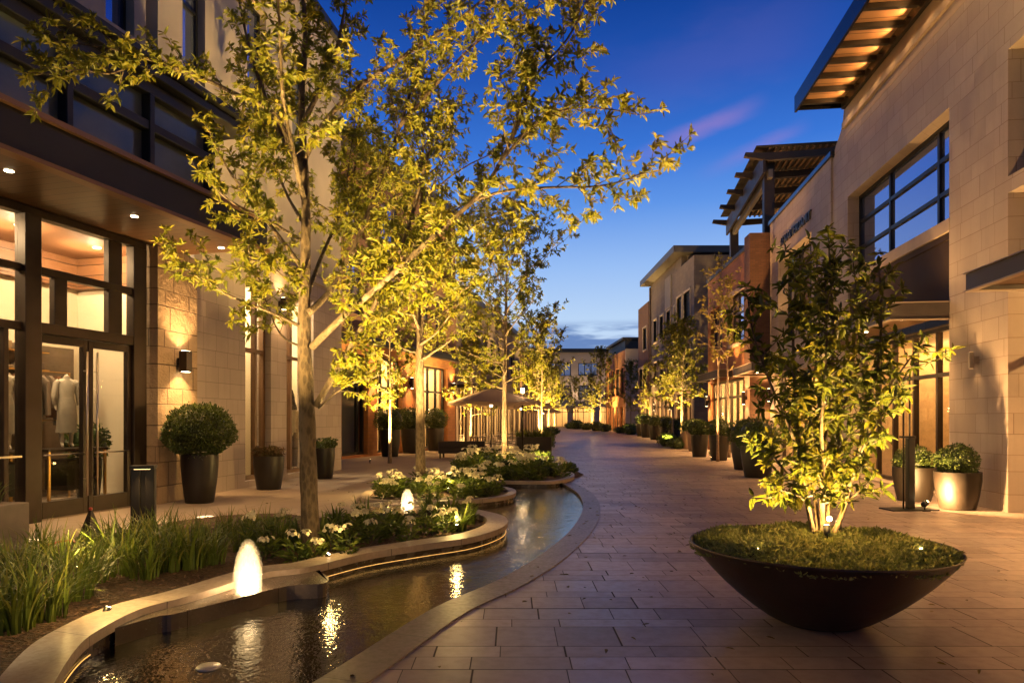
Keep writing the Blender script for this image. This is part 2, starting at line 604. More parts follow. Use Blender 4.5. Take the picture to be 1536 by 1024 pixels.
def coping_material(name, c1, c2, rough=0.4, seam=0.9):
    m, t, b = new_mat(name)
    v = t.coords(); x = t.xyz(v)
    n1 = t.noise(v, 2.6, 6, 0.6); n2 = t.noise(v, 24.0, 5, 0.7)
    base = t.mix(t.rng(n1, 0.3, 0.7), c1, c2)
    base = t.mix(t.rng(n2, 0.45, 0.8, 0, 0.45), base, tuple(c * 0.5 for c in c1))
    q = t.m('DIVIDE', t.m('ADD', x[1], t.m('MULTIPLY', x[0], 0.35)), seam)
    f = t.m('SUBTRACT', q, t.m('FLOOR', q))
    mask = t.rng(t.m('MINIMUM', f, t.m('SUBTRACT', 1.0, f)), 0.001, 0.007, 0, 1, True)
    t.link(t.mix(mask, (0.03, 0.024, 0.02), base), b.inputs['Base Color'])
    t.link(t.rng(n2, 0.3, 0.7, rough - 0.1, rough + 0.12), b.inputs['Roughness'])
    t.link(t.bump(t.m('ADD', mask, t.m('MULTIPLY', n2, 0.3)), 0.3, 0.006), b.inputs['Normal'])
    return m


def water_material():
    m, t, b = new_mat('pool_water')
    v = t.coords()
    mp = t.n('ShaderNodeMapping'); t.link(v, mp.inputs[0]); mp.inputs['Scale'].default_value = (1.0, 0.8, 1.0)
    n1 = t.noise(mp.outputs[0], 9.0, 3, 0.55); n2 = t.noise(mp.outputs[0], 38.0, 2, 0.5)
    calm = t.rng(t.noise(v, 0.45, 2), 0.35, 0.65, 0.35, 1.0)
    b.inputs['Base Color'].default_value = (0.010, 0.009, 0.007, 1)
    b.inputs['Roughness'].default_value = 0.06
    b.inputs['IOR'].default_value = 1.4
    b.inputs['Specular IOR Level'].default_value = 0.7
    h = t.m('MULTIPLY', t.m('ADD', n1, t.m('MULTIPLY', n2, 0.35)), calm)
    t.link(t.bump(h, 0.20, 0.05), b.inputs['Normal'])
    return m


def mulch_material():
    m, t, b = new_mat('mulch')
    v = t.coords()
    vo = t.n('ShaderNodeTexVoronoi'); t.link(v, vo.inputs['Vector']); vo.inputs['Scale'].default_value = 34.0
    n = t.noise(v, 60.0, 4, 0.7)
    base = t.mix(t.xyz(vo.outputs['Color'])[0], (0.035, 0.017, 0.009), (0.13, 0.065, 0.035))
    t.link(t.mix(t.rng(n, 0.4, 0.8, 0, 0.6), base, (0.02, 0.011, 0.007)), b.inputs['Base Color'])
    b.inputs['Roughness'].default_value = 0.85
    t.link(t.bump(t.m('ADD', vo.outputs['Distance'], n), 1.0, 0.03), b.inputs['Normal'])
    return m


M_PAVE = paving_material(); M_WALK = walk_material()
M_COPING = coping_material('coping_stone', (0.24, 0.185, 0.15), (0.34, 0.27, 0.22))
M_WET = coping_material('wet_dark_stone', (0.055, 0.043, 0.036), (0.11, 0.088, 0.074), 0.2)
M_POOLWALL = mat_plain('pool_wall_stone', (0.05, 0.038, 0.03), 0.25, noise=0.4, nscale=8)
M_WATER = water_material(); M_MULCH = mulch_material()

pool_right = smooth_path([(-2.25, 1.75), (-1.75, 2.7), at(471.7, 1024), at(647, 915), at(744, 872), at(812, 832.5), at(858, 793),
                          at(874.5, 761), at(865.6, 739), at(840.5, 723.5)])
cz = 0.14
cop_pts = [(-2.05, 2.6), at(50, 1100, cz), at(81, 1024, cz), at(117, 969, cz), at(150, 943, cz), at(211, 912.6, cz), at(281, 894, cz), at(328, 880, cz),
           at(400, 858, cz), at(464, 849.5, cz), at(551, 829, cz), at(633, 816, cz), at(712, 804, cz), at(757, 788, cz), at(757, 774, cz),
           at(724, 765, cz), at(685, 759, cz), at(640, 753, cz), at(598, 750.5, cz), at(550, 754, cz), at(515, 761, cz), at(494, 769, cz)]
cop_edge = smooth_path(cop_pts, 5)
walk_edge = smooth_path([(-3.2, 10.75), (-3.9, 11.15), (-4.75, 10.75), (-5.25, 9.8), (-5.5, 8.4), (-5.55, 7.0), (-5.6, 4.0), (-5.6, 1.0)], 4)
isl3 = smooth_path([(-2.7, 12.75), (-1.5, 12.45), (-0.55, 12.8), (0.02, 13.6), (0.0, 14.8), (-0.7, 15.75), (-1.8, 16.25), (-2.8, 15.7), (-3.05, 14.2)], 5, True)
isl4 = smooth_path([(-0.75, 16.75), (-0.2, 16.5), (0.5, 16.42), (1.05, 16.55), (1.5, 17.4), (1.7, 18.8), (1.55, 21.5), (1.0, 24), (0, 25.3), (-1.4, 24.4), (-2.0, 21), (-1.6, 18.2)], 5, True)
hole = pool_right + [(0.9, 17.4), (-0.6, 17.2), (-1.4, 16.9), (-2.6, 16.0), (-2.95, 14.4), (-2.75, 12.9)] + [(-2.9, 11.0)] + walk_edge + [(-2.6, 1.0)]
sheet('paving', [(-400, -60), (400, -60), (400, 900), (-400, 900)], [hole], 0.0, M_PAVE)
sheet('sidewalk', walk_edge[::-1] + [(-2.9, 11.3), (-2.9, 12.9), (-3.12, 14.2), (-2.9, 15.8), (-1.8, 16.5), (-1.75, 18.2), (-2.15, 21), (-1.5, 24.6), (0, 25.6),
                   (0.6, 30), (0.6, 60), (-4, 60), (-20, 30), (-20, -20), (-5.7, -20)], [], 0.006, M_WALK)
sheet('pool_water', hole, [], -0.045, M_WATER)
mb = MB(); ob = offset_path(pool_right, -0.31)
wallband(mb, pool_right, ob, -0.4, 0.012)
struct('pool_edge_band', mb, coping_material('edge_band_stone', (0.15, 0.115, 0.10), (0.205, 0.16, 0.14), 0.42, 0.95))
mb = MB(); ribbon(mb, hole, hole, -0.5, -0.002, True); struct('pool_basin', mb, M_POOLWALL)

cen = offset_path(cop_edge, 0.15)
soil_poly = cen + walk_edge + [(-3.2, 1.0)]
sheet('mulch_ground', soil_poly, [], 0.06, M_MULCH)
sheet('mulch_ground', offset_path(isl3, 0.12, True), [], 0.06, M_MULCH)
sheet('mulch_ground', offset_path(isl4, 0.12, True), [], 0.06, M_MULCH)
sheet('mulch_ground', [(1.2, 19.2), (1.75, 18.4), (2.05, 19.4), (1.95, 20.8), (1.4, 21.5)], [], 0.02, M_MULCH)

M_LED = mat_emit('warm_led', (1.0, 0.50, 0.10), 1.15)


def pool_wall(name, label, edge, closed, w, top, leds, low=-0.35):
    r = thing(name, label, 'pool wall')
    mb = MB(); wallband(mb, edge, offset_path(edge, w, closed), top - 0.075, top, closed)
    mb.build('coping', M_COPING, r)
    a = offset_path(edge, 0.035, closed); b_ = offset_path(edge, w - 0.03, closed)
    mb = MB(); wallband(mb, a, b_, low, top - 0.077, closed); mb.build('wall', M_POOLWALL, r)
    for i0, i1 in leds:
        q = offset_path(edge, 0.026, closed)[i0:i1]
        MB().tube([(p[0], p[1], top - 0.150) for p in q], 0.0038, 5).build('led_strip', M_LED, r)
        n = max(1, (i1 - i0) // 5)
    return r


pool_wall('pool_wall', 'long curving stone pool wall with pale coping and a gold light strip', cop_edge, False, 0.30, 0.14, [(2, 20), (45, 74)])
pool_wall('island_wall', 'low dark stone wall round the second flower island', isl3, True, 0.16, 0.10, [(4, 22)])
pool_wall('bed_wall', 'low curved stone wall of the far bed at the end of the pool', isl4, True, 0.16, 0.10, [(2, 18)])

# fountain ledges: wet dark stone aprons that carry the bubbling jets
lip = smooth_path([cop_edge[22], at(236, 921, 0.1), at(267, 916, 0.1), at(360, 893, 0.1), at(430, 876, 0.1), at(484, 872, 0.1), at(492, 862, 0.1), at(470, 850.5, 0.1)], 5)
back = [p for p in offset_path(cop_edge, 0.02)[25:47]]
mb = MB()
poly = lip + back[::-1]
n_ = len(lip)
mb.prism([p for p in poly], -0.35, 0.085)
tag(mb.build('fountain_ledge', M_WET), 'wet dark stone ledge curving out under the nearest fountain jet', 'stone ledge')
mb = MB(); el = [(-1.85 + 1.0 * math.cos(a), 11.32 + 0.55 * math.sin(a)) for a in np.linspace(0, 2 * PI, 28, endpoint=False)]
mb.prism(el, 0.0, 0.11)
tag(mb.build('fountain_ledge', M_WET), 'dark round wet basin behind the white flowers under the smaller fountain', 'stone ledge')


def jet_material():
    m, t, b = new_mat('bubbling_water')
    v = t.coords()
    mp = t.n('ShaderNodeMapping'); t.link(v, mp.inputs[0]); mp.inputs['Scale'].default_value = (1.0, 1.0, 0.22)
    n = t.noise(mp.outputs[0], 75.0, 5, 0.7)
    b.inputs['Base Color'].default_value = (0.95, 0.94, 0.92, 1)
    b.inputs['Roughness'].default_value = 0.3
    tl = t.n('ShaderNodeBsdfTranslucent'); tl.inputs[0].default_value = (0.97, 0.96, 0.94, 1)
    tr = t.n('ShaderNodeBsdfTransparent')
    mx = t.n('ShaderNodeMixShader'); mx.inputs[0].default_value = 0.8
    t.link(b.outputs[0], mx.inputs[1]); t.link(tl.outputs[0], mx.inputs[2])
    a = t.n('ShaderNodeAttribute'); a.attribute_name = 'tone'
    m2 = t.n('ShaderNodeMixShader')
    t.link(t.m('MULTIPLY', t.rng(n, 0.3, 0.7, 0.15, 1.7), a.outputs['Fac']), m2.inputs[0])
    t.link(tr.outputs[0], m2.inputs[1]); t.link(mx.outputs[0], m2.inputs[2])
    t.link(t.bump(n, 0.5, 0.02), b.inputs['Normal'])
    t.link(m2.outputs[0], m.node_tree.nodes['Material Output'].inputs['Surface'])
    return m


M_JET = jet_material()


def fountain(label, x, y, z, h, r, power, seed):
    rg = random.Random(seed)
    t = thing('fountain_jet', label, 'fountain', (x, y, z))
    mb = MB()
    jt = []
    for layer in range(10):
        s = 1.22 - 0.088 * layer; hh = h * (1.14 - 0.03 * layer) * rg.uniform(0.97, 1.03)
        n = 32; k = 22; vs = []; fs = []
        ph = [rg.uniform(0, 6.28) for _ in range(6)]
        for i in range(k + 1):
            f = math.sin(i / k * PI / 2)
            rr = r * s * max(0.0, 1 - f ** 2.5) ** 0.5 * (0.86 + 0.36 * f * (1 - f)) + 0.002
            for j in range(n):
                a = 2 * PI * j / n
                wv = 1 + 0.035 * math.sin(3 * a + ph[0] + 4 * f) + 0.025 * math.sin(7 * a + ph[1] - 6 * f) + 0.02 * math.sin(11 * a + ph[2] + 9 * f)
                vs.append((rr * wv * math.cos(a), rr * wv * math.sin(a), f * hh))
        for i in range(k):
            for j in range(n):
                fs.append((i * n + j, i * n + (j + 1) % n, (i + 1) * n + (j + 1) % n, (i + 1) * n + j))
        mb.add(vs, fs, True); jt += [0.025 + 0.045 * layer] * len(vs)
    wc = mb.build('water_column', M_JET, t)
    wc.data.attributes.new('tone', 'FLOAT', 'POINT').data.foreach_set('value', jt)
    drops = MB()
    for _ in range(160):
        a = rg.uniform(0, 6.28); f = rg.random() ** 2; d = r * (0.8 + rg.random() * 1.5 * (1 - f))
        drops.ball((d * math.cos(a), d * math.sin(a), 0.012 + f * h * 0.75), rg.uniform(0.002, 0.006), 6, 4)
    tag(drops.build('droplets', M_JET, t), kind='stuff')
    MB().lathe([(r * 0.55, 0.0), (r * 0.6, 0.014), (r * 0.4, 0.02), (0.001, 0.02)], 18).build('lamp_ring', mat_emit('fountain_lamp', (1.0, 0.72, 0.36), 60.0), t)
    point((0, 0, h * 0.30), power, (1.0, 0.64, 0.28), r * 0.25, t)
    return t


fx, fy = at(372, 887, 0.09)
fountain('tall glowing fountain jet on the dark ledge nearest the camera', fx, fy, 0.087, 0.41, 0.108, 40.0, 3)
fx2, fy2 = at(611, 763, 0.11)
fountain('smaller glowing fountain jet behind the white flowers', fx2, fy2, 0.112, 0.30, 0.098, 40.0, 4)

cx_, cy_ = at(313, 999, -0.04)
mb = MB().lathe([(0.001, 0.0), (0.075, 0.0), (0.08, -0.006), (0.07, -0.02)], 28, (cx_, cy_, -0.036))
tag(mb.build('skimmer_lid', mat_plain('lid_plastic', (0.5, 0.45, 0.4), 0.4)), 'pale round skimmer lid floating on the dark pool', 'lid')

# scattered bark chips on the mulch
rg = np.random.default_rng(5)
mv = []; mf = []; tone = []
bx0 = cen[:60]
cnt = 0
while cnt < 3800:
    px_, py_ = rg.uniform(-5.5, 0.0), rg.uniform(2.2, 11.0)
    if not in_poly((px_, py_), soil_poly): continue
    a = rg.uniform(0, 6.28); l = rg.uniform(0.012, 0.035); wd = rg.uniform(0.005, 0.013); tl = rg.uniform(-0.5, 0.5, 2)
    z = 0.064 + rg.uniform(0, 0.02)
    c, s = math.cos(a), math.sin(a); o = len(mv)
    for (u, q) in ((-l, -wd), (l, -wd * 0.7), (l, wd), (-l, wd * 0.8)):
        mv.append((px_ + u * c - q * s, py_ + u * s + q * c, z + u * tl[0] * 0.5 + q * tl[1]))
    mf.append((o, o + 1, o + 2, o + 3)); tone += [rg.random()] * 4; cnt += 1
tag(build_arrays('mulch_chips', np.array(mv), np.array(mf), mat_leaf('bark_chip', (0.045, 0.02, 0.01), (0.11, 0.055, 0.03), (0.2, 0.12, 0.075), 0.8, 0.0), np.array(tone)), kind='stuff')
# ------------------------------------------------------------------ building kit
M_BRONZE = mat_plain('bronze_metal', (0.035, 0.024, 0.018), 0.38, 0.6, noise=0.25, nscale=3)
M_DARKSTEEL = mat_plain('dark_steel', (0.012, 0.012, 0.014), 0.42, 0.2, noise=0.25, nscale=2, spec=0.35)
M_BLACK = mat_plain('black_metal', (0.012, 0.011, 0.011), 0.4, 0.4)
M_STEEL = mat_plain('brushed_steel', (0.55, 0.48, 0.40), 0.28, 1.0)
M_BRASS = mat_plain('brass', (0.6, 0.36, 0.12), 0.3, 1.0)
M_GLASS = mat_glass('clear_glass', (0.93, 0.93, 0.9), 0.9)
M_SKYGLASS = mat_plain('reflecting_glass', (0.33, 0.38, 0.60), 0.03, 0.85, spec=1.0)  # base tinted blue: part of the sky reflection is put into the colour
M_SPANDREL = mat_plain('spandrel_glass', (0.080, 0.098, 0.104), 0.18, 0.0, noise=0.2, nscale=1.5, spec=0.5)
M_SOFFIT = mat_planks('wood_soffit', (0.055, 0.026, 0.012), (0.105, 0.052, 0.024), 0.20, 0, 0.38)
M_LIME = mat_block('limestone_block', (0.36, 0.295, 0.26), (0.42, 0.35, 0.31), 0.46, 0.34, 0.007, (0.17, 0.13, 0.11), 0.7, stain=0.3)
M_ROUGH = mat_block('split_face_stone', (0.29, 0.20, 0.12), (0.50, 0.37, 0.24), 0.62, 0.37, 0.012, (0.13, 0.09, 0.06), 0.85, rugged=0.45, warp=0.12)
M_TAN = mat_block('tan_stone_block', (0.41, 0.325, 0.262), (0.48, 0.385, 0.315), 0.56, 0.335, 0.007, (0.24, 0.17, 0.125), 0.72, warp=0.10, stain=0.30)
M_TANPLAIN = mat_plain('tan_trim_stone', (0.42, 0.32, 0.24), 0.7, noise=0.12, nscale=2.5, bump=0.15)
M_STUCCO = mat_plain('pale_stucco', (0.29, 0.245, 0.228), 0.85, noise=0.12, nscale=0.9, bump=0.25, bscale=90)
M_BRICK = mat_block('orange_brick', (0.30, 0.115, 0.038), (0.40, 0.17, 0.06), 0.34, 0.155, 0.010, (0.20, 0.11, 0.06), 0.8, shift=False)
M_BROWNBRICK = mat_block('brown_brick', (0.15, 0.075, 0.045), (0.21, 0.105, 0.06), 0.22, 0.075, 0.008, (0.10, 0.07, 0.055), 0.85, shift=False)
M_GREYSTONE = mat_block('grey_brown_stone', (0.17, 0.125, 0.10), (0.215, 0.16, 0.13), 0.6, 0.30, 0.008, (0.09, 0.07, 0.06), 0.8)
M_ROOF = mat_plain('dark_roofing', (0.035, 0.033, 0.036), 0.6, noise=0.3, nscale=2)
M_CREAM = mat_plain('cream_plaster', (0.72, 0.62, 0.46), 0.8, noise=0.06, nscale=1.0)
M_SHOPFLOOR = mat_plain('shop_floor', (0.36, 0.29, 0.22), 0.25, noise=0.15, nscale=1.2)
M_WOODWALL = mat_planks('walnut_board', (0.14, 0.06, 0.025), (0.22, 0.10, 0.045), 0.22, 2, 0.45)
M_BULB = mat_emit('lamp_glow', (1.0, 0.74, 0.42), 26.0)
M_SHOPLAMP = mat_emit('shop_lamp', (1.0, 0.76, 0.44), 9.0)


IGAIN = 3.0


class Fac:
    """a building in its own frame: u along the street front (away from the camera), o outward to the street, z up"""
    def __init__(self, name, label, cat, O, slope, side, group=None):
        self.a = math.atan2(1.0, slope); self.s = -1.0 if side == 'L' else 1.0     # left row: local +y points away from the street
        self.O = O
        self.r = thing(name, label, cat, (O[0], O[1], 0), self.a, group)

    def bb(self, mb, u0, u1, o0, o1, z0, z1, bev=0.0):
        return mb.box(u0, u1, self.s * o0, self.s * o1, z0, z1, bev)

    def part(self, name, mat, boxes, parent=None, bev=0.0, label=None):
        mb = MB()
        for b in boxes: self.bb(mb, *b, bev=bev)
        o = mb.build(name, mat, parent or self.r)
        if label: o['label'] = label
        return o

    def P(self, u, o, z):
        return (u, self.s * o, z)

    def world(self, u, o, z):
        c, s = math.cos(self.a), math.sin(self.a); y = self.s * o
        return (self.O[0] + u * c - y * s, self.O[1] + u * s + y * c, z)

    def wall(self, u0, u1, z0, z1, o0, o1, holes=(), name='wall', mat=None):
        us = sorted({u0, u1, *[q for h in holes for q in h[:2] if u0 < q < u1]})
        zs = sorted({z0, z1, *[q for h in holes for q in h[2:] if z0 < q < z1]})
        boxes = []
        for i in range(len(us) - 1):
            run = None
            for k in range(len(zs) - 1):
                cu, c_z = (us[i] + us[i + 1]) / 2, (zs[k] + zs[k + 1]) / 2
                solid = not any(h[0] < cu < h[1] and h[2] < c_z < h[3] for h in holes)
                if solid:
                    run = [zs[k], zs[k + 1]] if run is None else [run[0], zs[k + 1]]
                if (not solid or k == len(zs) - 2) and run:
                    boxes.append((us[i], us[i + 1], o0, o1, run[0], run[1])); run = None
        return self.part(name, mat, boxes)

    def window(self, u0, u1, z0, z1, o, cols, rows, fmat=None, pmat=None, fw=0.06, fd=0.12, name='window', label=None):
        """cols / rows: how many lights, or lists of inner bar positions"""
        uc = cols if isinstance(cols, (list, tuple)) else [u0 + (u1 - u0) * i / cols for i in range(1, cols)]
        zc = rows if isinstance(rows, (list, tuple)) else [z0 + (z1 - z0) * i / rows for i in range(1, rows)]
        B = [(u0, u0 + fw, o - fd, o, z0, z1), (u1 - fw, u1, o - fd, o, z0, z1),
             (u0 + fw, u1 - fw, o - fd, o, z0, z0 + fw), (u0 + fw, u1 - fw, o - fd, o, z1 - fw, z1)]
        for q in uc: B.append((q - fw / 2, q + fw / 2, o - fd + .004, o - .004, z0 + fw, z1 - fw))
        for q in zc: B.append((u0 + fw, u1 - fw, o - fd + .008, o - .008, q - fw / 2, q + fw / 2))
        f = self.part(name, fmat or M_BRONZE, B, label=label)
        self.part('pane', pmat or M_GLASS, [(u0 + fw, u1 - fw, o - fd * 0.6, o - fd * 0.6 + 0.012, z0 + fw, z1 - fw)], f)
        return f

    def room(self, u0, u1, z1, depth, o=-0.25, wallm=None, power=60, n=2, col=SOFT, zf=0.02):
        """lit interior seen through the glass"""
        wm = wallm or M_CREAM
        self.part('interior', wm, [(u0 - 0.05, u1 + 0.05, o - depth - 0.1, o - depth, zf, z1), (u0 - 0.12, u0, o - depth, o, zf, z1),
                                   (u1, u1 + 0.12, o - depth, o, zf, z1), (u0 - 0.1, u1 + 0.1, o - depth, o, z1, z1 + 0.1)])
        self.part('interior_floor', M_SHOPFLOOR, [(u0 - 0.1, u1 + 0.1, o - depth, o, zf - 0.05, zf)])
        for i in range(n):
            mb = MB()
            u = u0 + (u1 - u0) * (i + 0.5) / n
            mb.lathe([(0.001, 0.0), (0.09, 0.0), (0.1, 0.02)], 14, self.P(u, o - depth * 0.45, z1 - 0.03))
            point(self.P(u, o - depth * 0.45, z1 - 0.28), power * IGAIN / n, col, 0.04, self.r)
            mb.build('ceiling_lamp', M_SHOPLAMP, self.r)

    def downlights(self, spots, z, power, col=WARM, angle=110, parent=None):
        for (u, o) in spots:
            mb = MB(); p = self.P(u, o, z)
            mb.lathe([(0.001, -0.004), (0.055, -0.004), (0.055, 0.01)], 16, p)
            mb.build('downlight', M_BULB, parent or self.r)
            w_ = spot(self.P(u, o, z - 0.03), self.P(u, o, 0), power, col, angle, 0.9, 0.05, self.r)

    def slab(self, name, mat, u0, u1, o0, o1, z0, z1, bev=0.0, parent=None):
        return self.part(name, mat, [(u0, u1, o0, o1, z0, z1)], parent, bev)


def wall_lamp(fac, u, o, z, label, h=0.45, w_=0.17, d=0.16, power=28, group=None, up=True, down=True, col=WARM, mat=None, lens=None):
    """up-and-down wall lamp; stands on the facade at its own place"""
    x, y, _ = fac.world(u, o, 0)
    t = thing('wall_lamp', label, 'wall lamp', (x, y, z), fac.a, group)
    s = fac.s
    mb = MB(); mb.box(-w_ / 2, w_ / 2, s * 0.07, s * (0.07 + d), -h / 2, h / 2, 0.008)
    mb.build('housing', mat or M_BRONZE, t)
    mb = MB(); mb.box(-0.04, 0.04, s * 0.001, s * 0.069, -0.07, 0.07); mb.build('bracket', mat or M_BRONZE, t)
    for on, sg in ((up, 1), (down, -1)):
        if on: MB().box(-w_ * .36, w_ * .36, s * (0.07 + d * .2), s * (0.07 + d * .8), sg * (h / 2 + 0.001), sg * (h / 2 + 0.006)).build('lamp_lens', lens or M_BULB, t)
    oy = s * (0.07 + d * .5)
    if up: spot((0, oy, h / 2 + 0.02), (0, oy - s * 0.02, h / 2 + 2), power, col, 125, 1.0, 0.03, t)
    if down: spot((0, oy, -h / 2 - 0.02), (0, oy - s * 0.02, -h / 2 - 2), power, col, 125, 1.0, 0.03, t)
    return t
# ------------------------------------------------------------------ left row
A = Fac('shop_building', 'bronze-framed shop front with double glass doors under a wood soffit and dark glazed band', 'building', (-6.82, 12.66), 0.266, 'L')
# glazed shop front
U0 = -14.0
B = [(-2.41, -2.14, -0.12, 0.10, 0, 4.72), (-0.30, 0.0, -0.12, 0.06, 0, 4.72), (-0.81, -0.52, -0.10, 0.02, 3.10, 4.72), (-1.85, -1.62, -0.10, 0.02, 3.10, 3.85),
     (U0, 0.0, -0.13, 0.05, 4.72, 4.848), (-2.14, -0.30, -0.12, 0.05, 2.93, 3.10), (-2.14, -0.30, -0.10, 0.03, 3.85, 3.97)]
for k, (ua, ub) in enumerate([(-4.6, -2.41), (-6.9, -4.6), (-9.2, -6.9), (-11.5, -9.2), (-14, -11.5)]):
    B += [(ua, ua + 0.16, -0.12, 0.10, 0, 4.72), (ua + .16, ub, -0.10, 0.03, 2.95, 3.07), (ua + .16, ub, -0.10, 0.03, 3.85, 3.95), (ua + .16, ub, -0.11, 0.04, 0.0, 0.28),
          (ub - 0.28, ub - 0.2, -0.10, 0.03, 0.28, 2.95)]
A.part('storefront_frame', M_BRONZE, B, bev=0.008)
A.part('storefront_pane', M_GLASS, [(U0 + .2, -2.41, -0.06, -0.05, 0.28, 4.72), (-2.14, -0.3, -0.06, -0.05, 3.0, 4.72)])
for (ua, ub, hu) in ((-2.14, -1.22, -1.30), (-1.20, -0.30, -1.10)):
    d = A.part('door', M_BRONZE, [(ua, ua + .09, -.09, 0, 0.03, 2.92), (ub - .09, ub, -.09, 0, 0.03, 2.92), (ua + .09, ub - .09, -.09, 0, 0.03, 0.29), (ua + .09, ub - .09, -.09, 0, 2.80, 2.92)], bev=0.004)
    A.part('pane', M_GLASS, [(ua + .09, ub - .09, -.05, -.04, .29, 2.80)], d)
    mb = MB(); q = [A.P(hu, 0.075, 0.32), A.P(hu, 0.075, 2.72)]
    mb.tube(q, 0.019, 10)
    for z_ in (0.6, 2.4): mb.tube([A.P(hu, 0.0, z_), A.P(hu, 0.075, z_)], 0.012, 8)
    mb.build('handle', M_STEEL, d)
    mb = MB(); mb.tube([A.P(ua + .09, 0.03, 1.03), A.P(ub - .09, 0.03, 1.03)], 0.013, 8); mb.build('push_bar', M_STEEL, d)
A.part('push_rail', M_STEEL, [(-4.3, -2.45, 0.05, 0.085, 1.02, 1.05)])
# canopy with a wood soffit and downlights
A.part('canopy', M_DARKSTEEL, [(U0, 1.0, 0.05, 1.78, 4.90, 5.22), (U0, 1.03, 1.78, 1.90, 4.86, 5.42)], bev=0.01)
A.part('soffit', M_SOFFIT, [(U0, 0.98, 0.06, 1.77, 4.855, 4.898)])
A.part('fascia_trim', mat_plain('brown_trim', (0.15, 0.075, 0.038), 0.4, 0.2), [(U0, 1.06, 1.75, 1.94, 4.80, 4.858), (U0, 1.05, 1.9, 1.98, 5.36, 5.43)])
A.downlights([(0.66, 1.15), (-1.43, 1.15), (-3.51, 1.15), (-5.6, 1.15), (-7.7, 1.15), (-9.8, 1.15)], 4.853, 75, WARM, 95)
# dark band of spandrel glass above the canopy
A.part('upper_band', M_DARKSTEEL, [(U0, -0.35, 0.0, 1.62, 5.44, 6.78), (U0, -0.35, 1.62, 1.80, 5.43, 5.50), (U0, -0.35, 1.62, 1.80, 6.02, 6.16), (U0, -0.35, 1.62, 1.80, 6.58, 6.78)] +
       [(u - .05, u + .05, 1.62, 1.82, 5.50, 6.58) for u in (-0.40, -1.77, -3.2, -4.62, -6.05, -7.5, -9, -10.5, -12)], bev=0.008)
A.part('roof_edge', M_DARKSTEEL, [(U0, 0.45, 0.0, 1.95, 6.79, 6.93), (U0, 0.30, 0.0, 2.05, 6.96, 7.06), (U0, 0.55, 0.0, 1.88, 7.07, 7.13)], bev=0.01)
for ua, ub in zip((-12, -10.5, -9, -7.5, -6.05, -4.62, -3.2, -1.77), (-10.5, -9, -7.5, -6.05, -4.62, -3.2, -1.77, -0.40)):
    A.part('spandrel_panel', M_SPANDREL, [(ua + .05, ub - .05, 1.63, 1.66, 5.50, 6.02), (ua + .05, ub - .05, 1.63, 1.66, 6.16, 6.58)])
A.wall(U0, 0.05, 4.85, 13.3, -0.4, -0.01, [(-0.85, -0.22, 8.55, 11.6), (-2.4, -1.7, 8.55, 11.6), (-4.4, -3.7, 8.55, 11.6)], mat=M_STUCCO)
for ua in (-0.85, -2.4, -4.4):
    A.window(ua, ua + (.63 if ua == -.85 else .7), 8.55, 11.6, -0.2, 1, 2, M_DARKSTEEL, M_SKYGLASS)
# interior
R1 = 1.35
A.part('interior_wall', M_CREAM, [(U0, R1, -3.15, -3.0, 0.02, 5.05), (R1, R1 + .15, -3.15, -0.45, 0.02, 5.05), (U0, R1, -3.15, -0.14, 5.05, 5.2)])
A.part('interior_floor', M_SHOPFLOOR, [(U0, R1, -3.15, -0.02, -0.05, 0.022)])
A.part('wood_bulkhead', M_WOODWALL, [(U0, R1 - .002, -2.998, -2.80, 4.35, 5.045), (R1 - .2, R1 - .003, -2.80, -0.46, 4.35, 5.04), (U0, R1 - .2, -2.8, -.5, 4.98, 5.045)])
A.part('dark_display_wall', mat_plain('dark_display', (0.12, 0.085, 0.055), 0.6, noise=0.3, nscale=3), [(-9.5, 1.16, -2.998, -2.90, 0.03, 3.08)])
rgs = random.Random(3); shf = []; stk = {0: [], 1: [], 2: []}
for uu in (-0.9, -2.3, -3.7, -5.1):
    for zz in (1.75, 2.15, 2.55, 2.9):
        shf.append((uu, uu + 1.25, -2.898, -2.62, zz, zz + .025)); q = uu + .05
        while q < uu + 1.1:
            wd = rgs.uniform(.07, .2); stk[rgs.randrange(3)].append((q, q + wd, -2.85, -2.66, zz + .026, zz + rgs.uniform(.07, .24))); q += wd + rgs.uniform(.03, .15)
A.part('display_shelf', M_BRASS, shf)
for k_, c_ in enumerate(((0.30, 0.20, 0.10), (0.09, 0.06, 0.045), (0.42, 0.34, 0.25))):
    A.part('shelf_stock', mat_plain('stock_tone_%s' % 'abc'[k_], c_, 0.5, noise=0.3), stk[k_], bev=0.01)
for u in (0.4, -1.2, -2.8, -4.4, -6, -8): MB().lathe([(0.001, 0), (0.07, 0), (0.08, 0.02)], 14, A.P(u, -1.5, 4.95)).build('ceiling_lamp', M_SHOPLAMP, A.r)
for u, p_ in ((0.35, 52), (-1.3, 52), (-3.2, 58), (-5.6, 65), (-8.4, 65)):
    point(A.P(u, -1.55, 4.75), p_ * 0.95, SOFT, 0.03, A.r)
spot(A.P(-1.1, -0.5, 4.6), A.P(-1.0, -1.2, 1.6), 70, SOFT, 45, 0.6, 0.05, A.r)
spot(A.P(-3.6, -0.5, 4.6), A.P(-3.3, -1.3, 1.6), 70, SOFT, 45, 0.6, 0.05, A.r)

